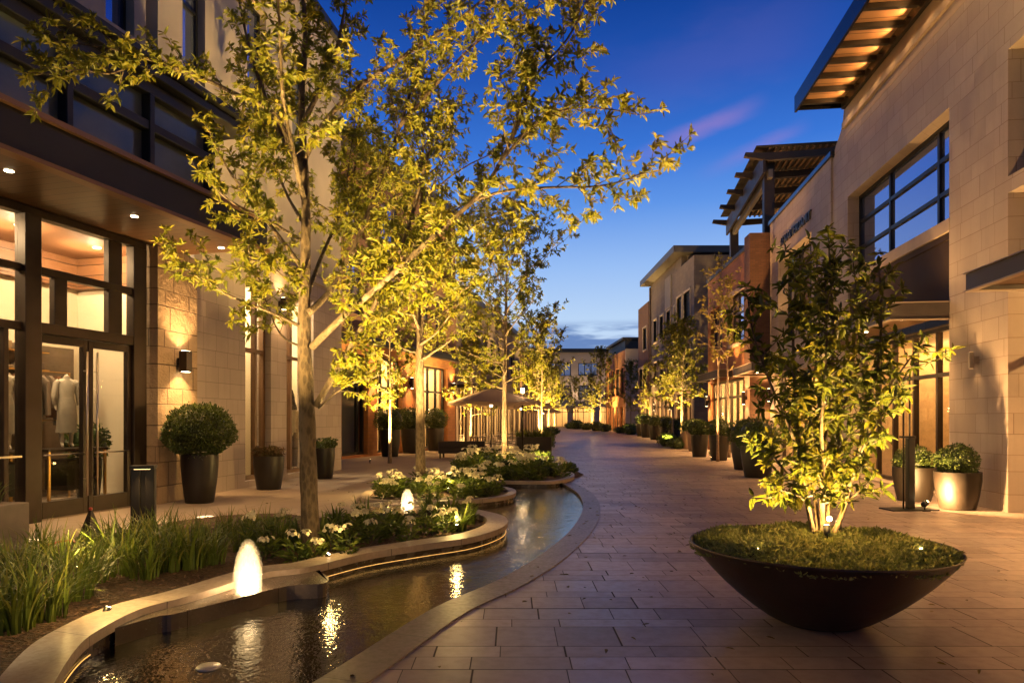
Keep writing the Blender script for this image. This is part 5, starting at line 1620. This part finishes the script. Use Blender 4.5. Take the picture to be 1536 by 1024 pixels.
fl = [flower_proto(200 + s, 2 + s % 3, 0.22 + 0.03 * s) for s in range(4)]
fpos = []
for a, b in ((398, 838), (446, 842), (499, 829), (527, 818), (560, 814), (592, 806), (612, 813), (640, 803), (656, 792), (576, 797), (541, 801), (506, 795), (684, 786), (626, 786),
             (420, 800), (385, 826), (470, 842), (668, 800), (700, 776), (520, 838), (378, 795)):
    fpos.append((*at(a, b, 0.06), 1.0, 'white flowering plant with clustered blossoms in the near curved bed by the tree', 'white flowers in the near bed'))
rg = np.random.default_rng(12)
for poly, n, lab, grp in ((offset_path(isl3, 0.25, True), 36, 'white flowering plant in the second island bed round the slim tree', 'white flowers in the second island'),
                          (offset_path(isl4, 0.3, True), 36, 'white flowering plant in the far bed at the end of the pool', 'white flowers in the far bed')):
    k = 0; xs = [p[0] for p in poly]; ys = [p[1] for p in poly]; got = []
    while k < n:
        p = (rg.uniform(min(xs), max(xs)), rg.uniform(min(ys), max(ys)))
        if in_poly(p, poly) and all(math.hypot(p[0] - g[0], p[1] - g[1]) > 0.24 for g in got):
            got.append(p); k += 1; fpos.append((*p, 1.15 if n == 36 and grp.endswith('island') else 1.6, lab, grp))
for i, (x, y, s, lab, grp) in enumerate(fpos):
    o = fl[i] if i < 4 else copy_tree(fl[i % 4])
    q = s * rg.uniform(0.85, 1.2)
    o.location = (x, y, 0.06); o.rotation_euler = (0, 0, rg.uniform(0, 6.28)); o.scale = (q, q, q)
    tag(o, lab, 'flower', grp)

# dark strap-leaved plants and low shrubs between the flowers
sm = []
for s in range(2):
    v, f, t = grass_mesh(150 + s, 45, 0.36, 0.07, 0.014)
    sm.append(build_arrays('strap_plant', v, f, L_FLOW, t))
for i, (a, b) in enumerate(((432, 815), (452, 826), (508, 800), (655, 778), (690, 796), (640, 770), (372, 818), (590, 790), (675, 775), (705, 786), (485, 812), (545, 788))):
    x, y = at(a, b, 0.06); o = sm[i] if i < 2 else sm[i % 2].copy()
    if i >= 2: COL.objects.link(o)
    o.location = (x, y, 0.06); o.rotation_euler = (0, 0, i * 1.3); o.scale = (1 + .1 * (i % 3),) * 3
    tag(o, 'dark green strap-leaved plant standing among the white flowers of the near bed', 'plant', 'strap-leaved plants in the near bed')
bush = ball_mesh('low_shrub', None, (0, 0, 0.16), 0.45, 420, 0.11, 0.05, L_BOX, 300, 0.62, -0.3, 0.25)
bl = [(x, y, s, 'low leafy shrub filling the far bed around the white-lit trunk', 'low shrubs in the far bed') for x, y, s in
      ((-0.9, 18.2, .7), (-0.2, 17.6, .6), (0.6, 17.4, .6), (1.0, 18.6, .7), (-1.4, 20.2, .8), (0.9, 20.6, .9), (-0.9, 22.6, .9), (0.4, 23.2, .9), (-0.2, 19.8, .7), (1.65, 19.6, .55), (1.7, 20.5, .5))]
bl += [(x, y, s, 'low green shrub at the foot of the street trees on the right', 'low shrubs under the right-hand trees') for x, y, s in
       ((8.85, 36.4, 0.9), (9.0, 37.5, 1.1), (9.5, 38.6, 1.1), (9.1, 40.0, 1.2), (8.4, 28.0, .7), (12.2, 70, 1.6), (12.6, 73, 1.8), (12.2, 77, 1.6), (11.7, 86, 1.8), (11.2, 90, 2), (11.9, 95, 2.2), (10.8, 99, 2), (10.2, 108, 2.3), (9.6, 112, 2.2))]
bl += [(x, y, s, 'round shrub beside the planter on the left of the street bend', 'shrubs by the street bend') for x, y, s in ((1.3, 34.5, 1.2), (1.9, 37.5, 1.0), (1.0, 40, 1.3), (2.3, 46, 1.2), (2.9, 56, 1.5), (4.2, 70, 1.6))]
bl += [(x, y, s, 'small dark shrub between the flowers of the second island', 'shrubs in the second island') for x, y, s in ((-1.9, 14.6, .5), (-1.0, 14.4, .5), (-2.2, 13.6, .45), (-0.6, 13.6, .42), (-1.4, 15.4, .5), (-.4, 14.6, .45))]
for i, (x, y, s, lab, grp) in enumerate(bl):
    o = bush if i == 0 else bush.copy()
    if i: COL.objects.link(o)
    o.location = (x, y, 0.05); o.rotation_euler = (0, 0, i * 2.1); o.scale = (s, s, s * (0.9 + 0.2 * (i % 3)))
    tag(o, lab, 'shrub', grp)
# ------------------------------------------------------------------ things on the ground
bw = thing('bowl_planter', 'huge low dark metal bowl planter standing on the paving', 'planter', (cxb, cyb, 0.0))
prof = [(0.001, 0.002), (0.30, 0.002), (0.335, 0.012), (0.43, 0.058), (0.55, 0.135), (0.66, 0.216), (0.77, 0.307), (0.87, 0.400), (0.96, 0.493), (1.025, 0.568), (1.052, 0.600), (1.058, 0.610), (1.052, 0.617), (1.040, 0.612), (1.0, 0.565), (0.97, 0.53)]
MB().lathe([(r_ * 0.93, z_) for r_, z_ in prof], 96).build('bowl', mat_plain('dark_bronze_bowl', (0.034, 0.019, 0.015), 0.46, 0.3, noise=0.45, nscale=5, bump=0.12, bscale=35), bw)
MB().disc(0.92, 48, (0, 0, 0.555)).build('soil', M_SOIL, bw)
rg = np.random.default_rng(77)
n = 17000
a = rg.uniform(0, 6.283, n); q = 0.955 * np.sqrt(rg.random(n)); hgt = 0.115 * (1 - (q / 1.0) ** 4)
hum = 0.022 * np.sin(9 * q * np.cos(a) + 1) + 0.022 * np.sin(8 * q * np.sin(a) + 2 + 3 * q)
P = np.stack([q * np.cos(a), q * np.sin(a), 0.555 + hgt * rg.random(n) ** 0.5 + hum * 0.8], 1)
d = rg.normal(0, 1, (n, 3)); d[:, 2] = np.abs(d[:, 2]) * 0.7 + 0.25
v, f, t = leaves(P, d, rg.normal(0, 1, (n, 3)) + np.array([0, 0, 0.8]), rg.uniform(0.026, 0.058, n), rg.uniform(0.011, 0.020, n), rg, np.clip(rg.normal(0.5, 0.25, n), 0, 1))
gc = build_arrays('ground_cover', v, f, L_COVER, t); gc.location = (cxb, cyb, 0)
tag(gc, 'mat of small succulent ground cover filling the big dark bowl', 'ground cover', kind='stuff')

# bowl lamps: one among the stems; the others are added to brighten the crown
ul = uplight(2.43, 5.27, 0.64, (2.46, 5.55, 3.0), 430, 'small glowing spotlight among the stems in the big bowl', None, (1.0, 0.54, 0.13), 120, 0.03)
point((0.02, 0.0, 0.235), 24, (1.0, 0.54, 0.13), 0.02, ul); MB().ball((0.02, 0, 0.19), 0.02, 10, 8).build('bulb', M_BULB, ul)
uplight(2.75, 5.75, 0.60, (2.5, 5.3, 2.6), 480, 'added spotlight behind the stems in the big bowl', None, (1.0, 0.56, 0.14), 110, 0.03)
uplight(1.80, 5.0, 0.51, (2.25, 5.35, 3.0), 380, 'added spotlight at the left edge of the big bowl', None, (1.0, 0.60, 0.17), 75, 0.03)
uplight(3.0, 5.0, 0.51, (2.6, 5.35, 3.0), 380, 'added spotlight at the right edge of the big bowl', None, (1.0, 0.60, 0.17), 75, 0.03)
# tree lamps
GRP = 'spotlights under the trees'
uplight(-1.98, 7.28, 0.03, (0.6, 7.0, 4.6), 1500, 'garden spotlight in the near bed right of the large tree', None, angle=76, spill=2.5)
uplight(-3.1, 5.2, 0.03, (-1.7, 8.1, 5.3), 1650, 'garden spotlight among the grass at the front of the near bed', None, angle=60, spill=7)
uplight(-4.2, 6.6, 0.03, (-3.7, 7.6, 5.4), 420, 'garden spotlight in the near bed left of the large tree', None, angle=65, spill=7)
uplight(-0.75, 9.3, 0.03, (-0.9, 7.4, 5.4), 1700, 'garden spotlight near the smaller fountain, aimed at the large tree', None, angle=90, spill=7)
uplight(-1.3, 13.9, 0.05, (-1.2, 15.2, 6.0), 2300, 'garden spotlight in the second island before the slim trunk', None, angle=80, spill=17)
uplight(-2.5, 14.0, 0.05, (-3.2, 15.2, 6.0), 1400, 'garden spotlight in the second island left of the slim trunk', None, angle=80, spill=17)
uplight(-0.45, 20.7, 0.12, (-0.2, 21.5, 5.0), 2200, 'garden spotlight in the far bed before the white-lit trunk', None, angle=100, spill=22)
uplight(0.9, 20.4, 0.12, (0.2, 21.6, 5.0), 800, 'garden spotlight in the far bed behind the white-lit trunk', None, angle=100, spill=22)
for i, (k, x, y, s, lab) in enumerate(spots_):
    uplight(x - 0.55, y - 0.8, 0.05, (x, y, 4.0), (3000 if y < 60 else 3200), 'garden spotlight at the foot of a street tree', GRP, angle=95)
uplight(7.35, 25.2, 0.05, (7.8, 25.8, 6.0), 1100, 'garden spotlight by the sparse golden sapling', None, WARMER, 60)
uplight(8.6, 27.8, 0.05, (9.0, 28.4, 6.0), 1100, 'garden spotlight by the tall bare-twigged sapling', None, WARMER, 60)
# ground lamp before the round pots
gl = thing('ground_spotlight', 'small bright spotlight on the ground in front of the round bronze pots', 'spotlight', (7.18, 11.88, 0.0))
MB().box(-0.07, 0.07, -0.07, 0.07, 0.0, 0.02, 0.004).build('base', M_BLACK, gl)
MB().tube([(0, 0, 0.02), (0, 0, 0.07)], 0.012, 8).build('stem', M_BLACK, gl)
dv = Vector((0.57, 0.216, 0.34)).normalized(); c = Vector((0, 0, 0.12))
MB().tube([c - dv * .06, c - dv * .03, c + dv * .05], [.025, .05, .05], 14).build('lamp_head', M_BLACK, gl)
MB().ball(c + dv * 0.052, 0.036, 12, 8).build('lamp_lens', mat_emit('spot_lens', (1.0, 0.66, 0.30), 160.0), gl)
spot(c + dv * 0.11, c + dv * 2, 290, WARM, 168, 0.5, 0.035, gl)

st = thing('metal_stand', 'slim black metal stand on a base plate in front of the round pots', 'stand', (6.99, 12.05, 0.0), 0.1)
MB().box(-0.42, 0.45, -0.2, 0.2, 0.0, 0.022, 0.004).build('base_plate', M_BLACK, st)
mb = MB(); arc = [(-0.085, 0, 0.02), (-0.085, 0, 2.28)] + [(-0.0275 - 0.0575 * math.cos(q), 0, 2.28 + 0.075 * math.sin(q)) for q in np.linspace(0.3, PI - 0.3, 6)] + [(0.03, 0, 2.28), (0.03, 0, 1.2)]
mb.tube(arc, 0.015, 8); mb.build('hoop', M_BLACK, st)
MB().box(-0.02, 0.10, -0.05, 0.05, 0.022, 1.26, 0.006).build('post', M_BLACK, st)
MB().box(-0.14, 0.12, -0.045, 0.045, 1.262, 1.30, 0.005).build('clamp', M_BLACK, st)

bo = thing('bollard', 'black square bollard with a slot standing in the grass before the glass doors', 'bollard', (-5.1, 9.45, 0.03), 0.25)
mb = MB(); mb.box(-0.15, -0.035, -0.06, 0.06, 0, 0.88, 0.006); mb.build('post', M_BLACK, bo)
mb = MB(); mb.box(0.035, 0.15, -0.06, 0.06, 0, 0.88, 0.006); mb.build('post', M_BLACK, bo)
MB().box(-0.155, 0.155, -0.10, 0.10, 0.882, 0.93, 0.006).build('cap', M_BLACK, bo)
MB().box(-0.034, 0.034, -0.012, 0.012, 0.1, 0.88).build('slot_panel', M_BLACK, bo)
for q_ in (-0.078, 0.078):
    MB().box(-0.10, 0.10, q_ - 0.012, q_ + 0.012, 0.8775, 0.881).build('lamp_lens', M_LENS, bo)
    spot((0, q_ * 1.3, 0.86), (0, q_ * 9, 0), 26, WARM, 120, 0.8, 0.04, bo)


x_, y_ = at(136, 818, 0.0)
cn = thing('garden_cone', 'dark pointed pyramid standing at the grass edge left of the bollard', 'cone', (x_, y_, 0.006), 0.5)
MB().lathe([(0.001, 0), (0.17, 0), (0.17, 0.03), (0.165, 0.035), (0.02, 0.44), (0.001, 0.45)], 4, smooth=False).build('pyramid', M_BLACK, cn)
MB().ball((0, 0, 0.46), 0.02, 8, 6).build('finial', mat_plain('red_knob', (0.35, 0.03, 0.02), 0.4), cn)
x_, y_ = at(-10, 832, 0.0)
pb = thing('planter_box', 'plain grey metal planter box at the shop front by the left edge', 'planter', (x_ - 0.12, y_, 0.006), -0.2)
mb = MB(); mb.box(-0.42, 0.42, -0.22, 0.22, 0, 0.60, 0.01); mb.build('box', mat_plain('grey_box', (0.16, 0.14, 0.125), 0.5, noise=0.15), pb)
v, f, t = grass_mesh(170, 60, 0.3, 0.2, 0.012); g_ = build_arrays('foliage', v, f, L_FLOW, t, pb); g_.location = (0, 0, 0.6)
hp = [(*at(p, q, 0.02), 0.024) for p, q in ((30, 850), (42, 836), (60, 822), (80, 815), (100, 811), (114, 815), (122, 828))]
mb = MB(); mb.tube(dens([np.array(p) for p in hp], 5), 0.014, 8)
tag(mb.build('red_hose', mat_plain('red_rubber', (0.45, 0.03, 0.025), 0.4)), 'thin red hose curving over the pavement behind the grass', 'hose')
for (px_, py_, lab) in ((308, 776, 'flat white ground light in the pavement before the ball shrub pot'), (42, 812, 'flat white ground light in the pavement before the glass doors')):
    x_, y_ = at(px_, py_); t = thing('ground_light', lab, 'ground light', (x_, y_, 0.006))
    MB().lathe([(0.001, 0.0), (0.15, 0.0), (0.15, 0.008), (0.125, 0.010)], 20).build('rim', M_STEEL, t)
    MB().disc(0.124, 20, (0, 0, 0.0095)).build('lens', mat_emit('ground_lens', (1.0, 0.8, 0.5), 2.2), t)

# parasol, sofa and cafe tables
um = thing('parasol', 'square taupe parasol over the cafe tables behind the third tree', 'parasol', (-0.95, 31.0, 0.006), 0.35)
M_CANV = mat_leaf('taupe_canvas', (0.24, 0.175, 0.14), (0.24, 0.175, 0.14), (0.24, 0.175, 0.14), 0.85, 0.2)
mb = MB(); cs = 1.62
C4 = [(cs, cs), (-cs, cs), (-cs, -cs), (cs, -cs)]; k = 8; vs = [(0, 0, 2.98)]
for i in range(1, k + 1):
    f = i / k
    for j in range(4):
        for m_ in range(4):
            a, b = C4[j], C4[(j + 1) % 4]; s = m_ / 4
            x, y = a[0] + (b[0] - a[0]) * s, a[1] + (b[1] - a[1]) * s
            vs.append((x * f, y * f, 2.98 - 0.62 * f ** 1.15 - 0.05 * math.sin(PI * s) * f))
fs = [(0, 1 + q, 1 + (q + 1) % 16) for q in range(16)]
for i in range(k - 1):
    for q in range(16): fs.append((1 + i * 16 + q, 1 + (i + 1) * 16 + q, 1 + (i + 1) * 16 + (q + 1) % 16, 1 + i * 16 + (q + 1) % 16))
mb.add(vs, fs); cano = mb.build('canopy', M_CANV, um)
mb = MB()
for j in range(4):
    for m_ in range(4):
        a, b = C4[j], C4[(j + 1) % 4]; s, s2 = m_ / 4, (m_ + 1) / 4
        p = [(a[0] + (b[0] - a[0]) * q, a[1] + (b[1] - a[1]) * q, 2.36 - 0.05 * math.sin(PI * q)) for q in (s, s2)]
        mb.add([(p[0][0], p[0][1], p[0][2]), (p[1][0], p[1][1], p[1][2]), (p[1][0], p[1][1], p[1][2] - .13), (p[0][0], p[0][1], p[0][2] - .13)], [(0, 1, 2, 3)])
mb.build('valance', M_CANV, cano)
MB().tube([(0, 0, 0), (0, 0, 3.02)], 0.03, 10).build('pole', M_BLACK, um)
MB().box(-.3, .3, -.3, .3, 0, .06, .01).build('base', M_BLACK, um)
for j in range(4):
    MB().tube([(0, 0, 2.9), (C4[j][0] * .97, C4[j][1] * .97, 2.33)], 0.012, 6).build('rib', M_BLACK, um)
point((0, 0, 2.02), 22, WARM, 0.06, um)
MB().ball((0, 0.0, 2.2), 0.07, 10, 8).build('lamp', M_BULB, um)
u2 = copy_tree(um); u2.location = (3.3, 72.0, 0); u2.rotation_euler = (0, 0, 0.1); tag(u2, 'second taupe parasol far along the left side before the end shops', 'parasol')
u3 = copy_tree(um); u3.location = (0.55, 40.5, 0); u3.rotation_euler = (0, 0, 0.6); tag(u3, 'taupe parasol beyond the planter box, partly behind the first parasol', 'parasol')

M_SOFA = mat_plain('dark_wicker', (0.035, 0.026, 0.022), 0.7, noise=0.4, nscale=30, bump=0.4, bscale=80)
sofa = thing('sofa', 'low dark outdoor sofa with short legs near the parasol', 'sofa', (-2.0, 27.9, 0.006), -0.1)
MB().box(-.95, .95, -.4, .4, .2, .42, .02).build('seat', M_SOFA, sofa)
MB().box(-.95, .95, -.42, -.30, .425, .70, .02).build('backrest', M_SOFA, sofa)
MB().box(-.93, .93, -.28, .38, .425, .5, .02).build('cushion', mat_plain('brown_cushion', (0.12, 0.085, 0.065), 0.9), sofa)
for sx in (-.88, .88):
    for sy in (-.34, .34): MB().box(sx - .03, sx + .03, sy - .03, sy + .03, 0, .2).build('leg', M_SOFA, sofa)
lt = thing('low_table', 'low dark table beside the outdoor sofa', 'table', (-0.75, 27.6, 0.006), 0.0)
MB().box(-.6, .6, -.35, .35, .34, .40, .01).build('tabletop', M_SOFA, lt)
for sx in (-.54, .54):
    for sy in (-.3, .3): MB().box(sx - .025, sx + .025, sy - .025, sy + .025, 0, .34).build('leg', M_SOFA, lt)


def cafe_chair():
    t = thing('cafe_chair', 'x', 'chair')
    MB().box(-.23, .23, -.22, .22, .43, .46, .008).build('seat', M_SOFA, t)
    mb = MB()
    mb.tube([(-.22, -.22, .46), (-.22, -.26, .84), (.22, -.26, .84), (.22, -.22, .46)], .012, 6)
    for x in (-.1, 0, .1): mb.tube([(x, -.225, .46), (x, -.26, .84)], .008, 5)
    mb.build('backrest', M_STEEL, t)
    for sx in (-.2, .2):
        for sy in (-.19, .19): MB().tube([(sx * 1.1, sy * 1.1, 0), (sx, sy, .43)], .013, 6).build('leg', M_STEEL, t)
    return t


ch = cafe_chair(); first = True
tb_ = thing('cafe_table', 'x', 'table')
MB().lathe([(0.001, .72), (.38, .72), (.39, .735), (.38, .75), (.001, .75)], 20).build('tabletop', M_SOFA, tb_)
MB().tube([(0, 0, 0.02), (0, 0, .72)], .025, 8).build('stem', M_BLACK, tb_)
MB().lathe([(0.001, 0), (.22, 0), (.22, .02), (.001, .03)], 16).build('base', M_BLACK, tb_)
for i, (x, y) in enumerate(((-1.6, 31.9), (-0.2, 31.6), (-0.6, 34.6), (0.0, 38.8))):
    t = tb_ if i == 0 else copy_tree(tb_)
    t.location = (x, y, 0.006); tag(t, 'round cafe table under or near the taupe parasol', 'table', 'cafe tables by the parasol')
    for k in range(3):
        c = ch if first else copy_tree(ch); first = False
        an = 0.6 + i + k * 2.1; c.location = (x + .62 * math.cos(an), y + .62 * math.sin(an), 0.006); c.rotation_euler = (0, 0, an + PI / 2)
        tag(c, 'light metal cafe chair drawn up to a round table by the parasol', 'chair', 'cafe chairs by the parasol')
px = thing('planter_box', 'dark rectangular planter with tall grasses at the street bend', 'planter', (0.98, 31.4, 0.0), 0.1)
MB().box(-.8, .8, -.35, .35, 0, .78, .015).build('box', M_POT, px)
mb_v = []; 
for i in range(7):
    v, f, t = grass_mesh(400 + i, 50, 0.5, 0.18, 0.016); g_ = build_arrays('foliage', v, f, L_GRASS, t, px); g_.location = (-.66 + .22 * i, 0.05 * (i % 3 - 1), 0.74)
lp = thing('lamp_post', 'slim black lamp post with a small lit lantern by the planter at the street bend', 'lamp post', (0.47, 30.4, 0.006))
MB().tube([(0, 0, 0), (0, 0, 2.75)], 0.04, 10).build('pole', M_BLACK, lp)
MB().lathe([(.001, 0), (.1, 0), (.1, .04), (.05, .08)], 14).build('base', M_BLACK, lp)
MB().lathe([(.06, 2.752), (.07, 2.77), (.08, 2.95), (.001, 2.955)], 14).build('lantern', M_BULB, lp)
MB().lathe([(.001, 2.96), (.11, 2.96), (.05, 3.03), (.001, 3.05)], 14).build('lantern_cap', M_BLACK, lp)
point((0, 0, 2.6), 60, WARM, .08, lp)


# ---- shop dummies behind the glass
def dummy(label, loc, rz, scale, top_c, low_c, cat='mannequin', trousers=False, hat=False):
    t = thing('mannequin', label, cat, loc, rz); t.scale = (scale,) * 3
    J = {'pel': (0, 0, .92, .125, .095), 'wai': (0, 0, 1.08, .105, .08), 'che': (0, .005, 1.28, .135, .10), 'shc': (0, 0, 1.40, .11, .075), 'nek': (0, 0, 1.47, .05, .05), 'net': (0, .01, 1.56, .047, .047)}
    for s, n in ((-1, 'l'), (1, 'r')):
        J['sh' + n] = (s * .165, 0, 1.39, .055, .055); J['el' + n] = (s * .22, -.01, 1.12, .042, .042); J['wr' + n] = (s * .215, .05, .88, .028, .03); J['ha' + n] = (s * .205, .07, .79, .03, .018)
        J['hi' + n] = (s * .085, 0, .88, .085, .085); J['kn' + n] = (s * .09, .012, .48, .055, .055); J['an' + n] = (s * .085, -.01, .09, .036, .036); J['to' + n] = (s * .095, .12, .03, .034, .022)
    names = list(J); idx = {n: i for i, n in enumerate(names)}
    E = [('pel', 'wai'), ('wai', 'che'), ('che', 'shc'), ('shc', 'nek'), ('nek', 'net')]
    for n in 'lr': E += [('shc', 'sh' + n), ('sh' + n, 'el' + n), ('el' + n, 'wr' + n), ('wr' + n, 'ha' + n), ('pel', 'hi' + n), ('hi' + n, 'kn' + n), ('kn' + n, 'an' + n), ('an' + n, 'to' + n)]
    me = bpy.data.meshes.new('body'); me.from_pydata([J[n][:3] for n in names], [(idx[a], idx[b]) for a, b in E], [])
    o = bpy.data.objects.new('body', me); COL.objects.link(o); o.parent = t
    md = o.modifiers.new('skin', 'SKIN'); md.use_smooth_shade = True
    sl = me.skin_vertices[0] if me.skin_vertices else None
    if sl is None:
        bm = bmesh.new(); bm.from_mesh(me); bm.verts.layers.skin.verify(); bm.to_mesh(me); bm.free(); sl = me.skin_vertices[0]
    for i, n in enumerate(names):
        sl.data[i].radius = (J[n][3], J[n][4]); sl.data[i].use_root = (n == 'pel')
    s2 = o.modifiers.new('sub', 'SUBSURF'); s2.levels = 2; s2.render_levels = 2
    me.materials.append(mat_plain('mannequin_shell', (0.62, 0.54, 0.42), 0.4))

    def loft(rows, n=22):
        vs = []; fs = []
        for (x, y, z, a, b) in rows:
            for k in range(n):
                q = 2 * PI * k / n; w = 1 + .035 * math.sin(5 * q + z * 9)
                vs.append((x + a * w * math.cos(q), y + b * w * math.sin(q), z))
        for i in range(len(rows) - 1):
            for k in range(n): fs.append((i * n + k, i * n + (k + 1) % n, (i + 1) * n + (k + 1) % n, (i + 1) * n + k))
        return vs, fs
    mt = mat_plain('cloth_' + label[:9].replace(' ', '_'), top_c, 0.85, noise=0.12, nscale=9, bump=0.2, bscale=40)
    ml = mat_plain('skirt_' + label[:9].replace(' ', '_'), low_c, 0.85, noise=0.12, nscale=9, bump=0.2, bscale=40)
    mb = MB(); mb.add(*loft([(0, 0, .90, .165, .13), (0, 0, 1.0, .155, .12), (0, 0, 1.1, .135, .105), (0, 0, 1.28, .17, .128), (0, 0, 1.38, .175, .10), (0, 0, 1.44, .09, .075), (0, .005, 1.5, .062, .062)]), True)
    for s in (-1, 1): mb.tube([(s * .13, 0, 1.40), (s * .175, 0, 1.36), (s * .224, -.01, 1.12), (s * .218, .05, .90)], [.07, .072, .058, .048], 12)
    mb.build('top', mt, t)
    mb = MB()
    if trousers:
        for s in (-1, 1): mb.add(*loft([(s * .075, 0, .98, .085, .115), (s * .088, 0, .82, .10, .11), (s * .092, .01, .48, .082, .085), (s * .09, 0, .1, .078, .08)], 16), True)
        mb.build('trousers', ml, t)
    else:
        mb.add(*loft([(0, 0, 1.06, .14, .11), (0, 0, .92, .175, .14), (0, 0, .7, .18, .145), (0, 0, .45, .185, .15), (0, 0, .32, .20, .155)]), True)
        mb.build('skirt', ml, t)
    if hat:
        mb = MB(); mb.lathe([(.001, 1.93), (.05, 1.88), (.085, 1.76), (.10, 1.62), (.14, 1.5), (.15, 1.42)], 14); mb.build('hood', mat_plain('dark_hood', (0.035, 0.03, 0.02), 0.8), t)
    return t


x1, y1, _ = A.world(-0.56, -1.18, 0)
dummy('headless mannequin in a pale top and long skirt behind the left glass door', (x1, y1, 1.075), -2.3, 0.86, (0.36, 0.31, 0.24), (0.30, 0.26, 0.20))
x2, y2, _ = A.world(-1.72, -1.2, 0)
dummy('headless mannequin in a pale dress at the left edge window', (x2, y2, 1.075), -2.3, 0.86, (0.5, 0.42, 0.32), (0.35, 0.28, 0.2))
x3, y3, _ = Bf.world(6.38, -0.44, 0)
dummy('mannequin in pale jacket, trousers and dark hood in the second display window', (x3, y3, 0.145), -2.2, 1.2, (0.42, 0.37, 0.31), (0.2, 0.17, 0.14), 'mannequin', True, True)
for k, (u, lab) in enumerate(((-0.56, 'dark display table under the mannequin behind the glass doors'), (-1.95, 'dark display table inside the shop at the left edge window'))):
    xx, yy, _ = A.world(u, -1.2, 0); t = thing('display_table', lab, 'table', (xx, yy, 0.022), A.a)
    MB().box(-.62, .62, -.32, .32, 1.0, 1.05, .005).build('tabletop', M_BRONZE, t)
    for sx in (-.58, .58):
        for sy in (-.28, .28): MB().box(sx - .02, sx + .02, sy - .02, sy + .02, 0, 1.0).build('leg', M_BRASS, t)
    bx2 = MB(); bx2.box(-.2, .5, -.25, .25, .3, .85, .01); bx2.build('drawer_box', M_BLACK, t)
for k, (u, lab) in enumerate(((-0.25, 'brass clothes rail with hanging garments behind the mannequin'), (-2.4, 'brass clothes rail with garments at the left edge of the shop'))):
    xx, yy, _ = A.world(u, -2.35, 0); t = thing('clothes_rail', lab, 'clothes rail', (xx, yy, 0.022), A.a)
    mb = MB(); mb.tube([(-.8, 0, 0), (-.8, 0, 2.5), (.8, 0, 2.5), (.8, 0, 0)], .022, 8); mb.tube([(-.8, 0, 1.55), (.8, 0, 1.55)], .014, 8); mb.build('rail', M_BRASS, t)
    rr = random.Random(k)
    for i in range(9):
        c_ = rr.choice([(0.10, 0.07, 0.05), (0.3, 0.2, 0.12), (0.05, 0.045, 0.04), (0.2, 0.15, 0.11), (0.16, 0.07, 0.03)])
        x = -.68 + .17 * i; h = rr.uniform(.55, .95)
        mb = MB(); mb.profile_x([(-.05, 2.42), (.05, 2.42), (.2, 2.3), (.23, 2.4 - h), (-.23, 2.4 - h), (-.2, 2.3)], x - .035, x + .035)
        mb.build('garment', mat_plain('garment_%d' % (i % 5 + 5 * k), c_, 0.9), t)
for k, (u, o, lab) in enumerate(((0.25, -1.55, 'indoor shrub in a dark pot behind the mannequin'), (-3.8, -2.0, 'indoor shrub in a dark pot by the clothes rail'))):
    xx, yy, _ = A.world(u, o, 0); t = thing('potted_shrub', lab, 'potted plant', (xx, yy, 0.022))
    pot(t, .24, .8, M_POT); ball_mesh('foliage', t, (0, 0, 1.1), .36, 500, .09, .04, L_BOX, 500 + k, 1.0)

# a scatter of fallen leaves on the paving and the walk
rg = np.random.default_rng(123)
P = []
while len(P) < 260:
    p = (rg.uniform(-5.3, 6.5), rg.uniform(3.6, 19))
    if in_poly(p, hole) or math.hypot(p[0] - cxb, p[1] - cyb) < 0.5: continue
    if rg.random() < math.exp(-abs(p[0] - 1.0) / 3.5): P.append((p[0], p[1], 0.02))
P = np.array(P); n = len(P); an = rg.uniform(0, 6.28, n)
d = np.stack([np.cos(an), np.sin(an), rg.uniform(-0.1, 0.25, n)], 1)
v, f, t = leaves(P, d, np.array([0, 0, 1.0]) + rg.normal(0, 0.25, P.shape), rg.uniform(0.03, 0.075, n), rg.uniform(0.012, 0.03, n), rg, rg.random(n))
tag(build_arrays('fallen_leaves', v, f, mat_leaf('fallen_leaf', (0.06, 0.035, 0.012), (0.13, 0.085, 0.02), (0.22, 0.16, 0.03), 0.7, 0.1), t), kind='stuff')
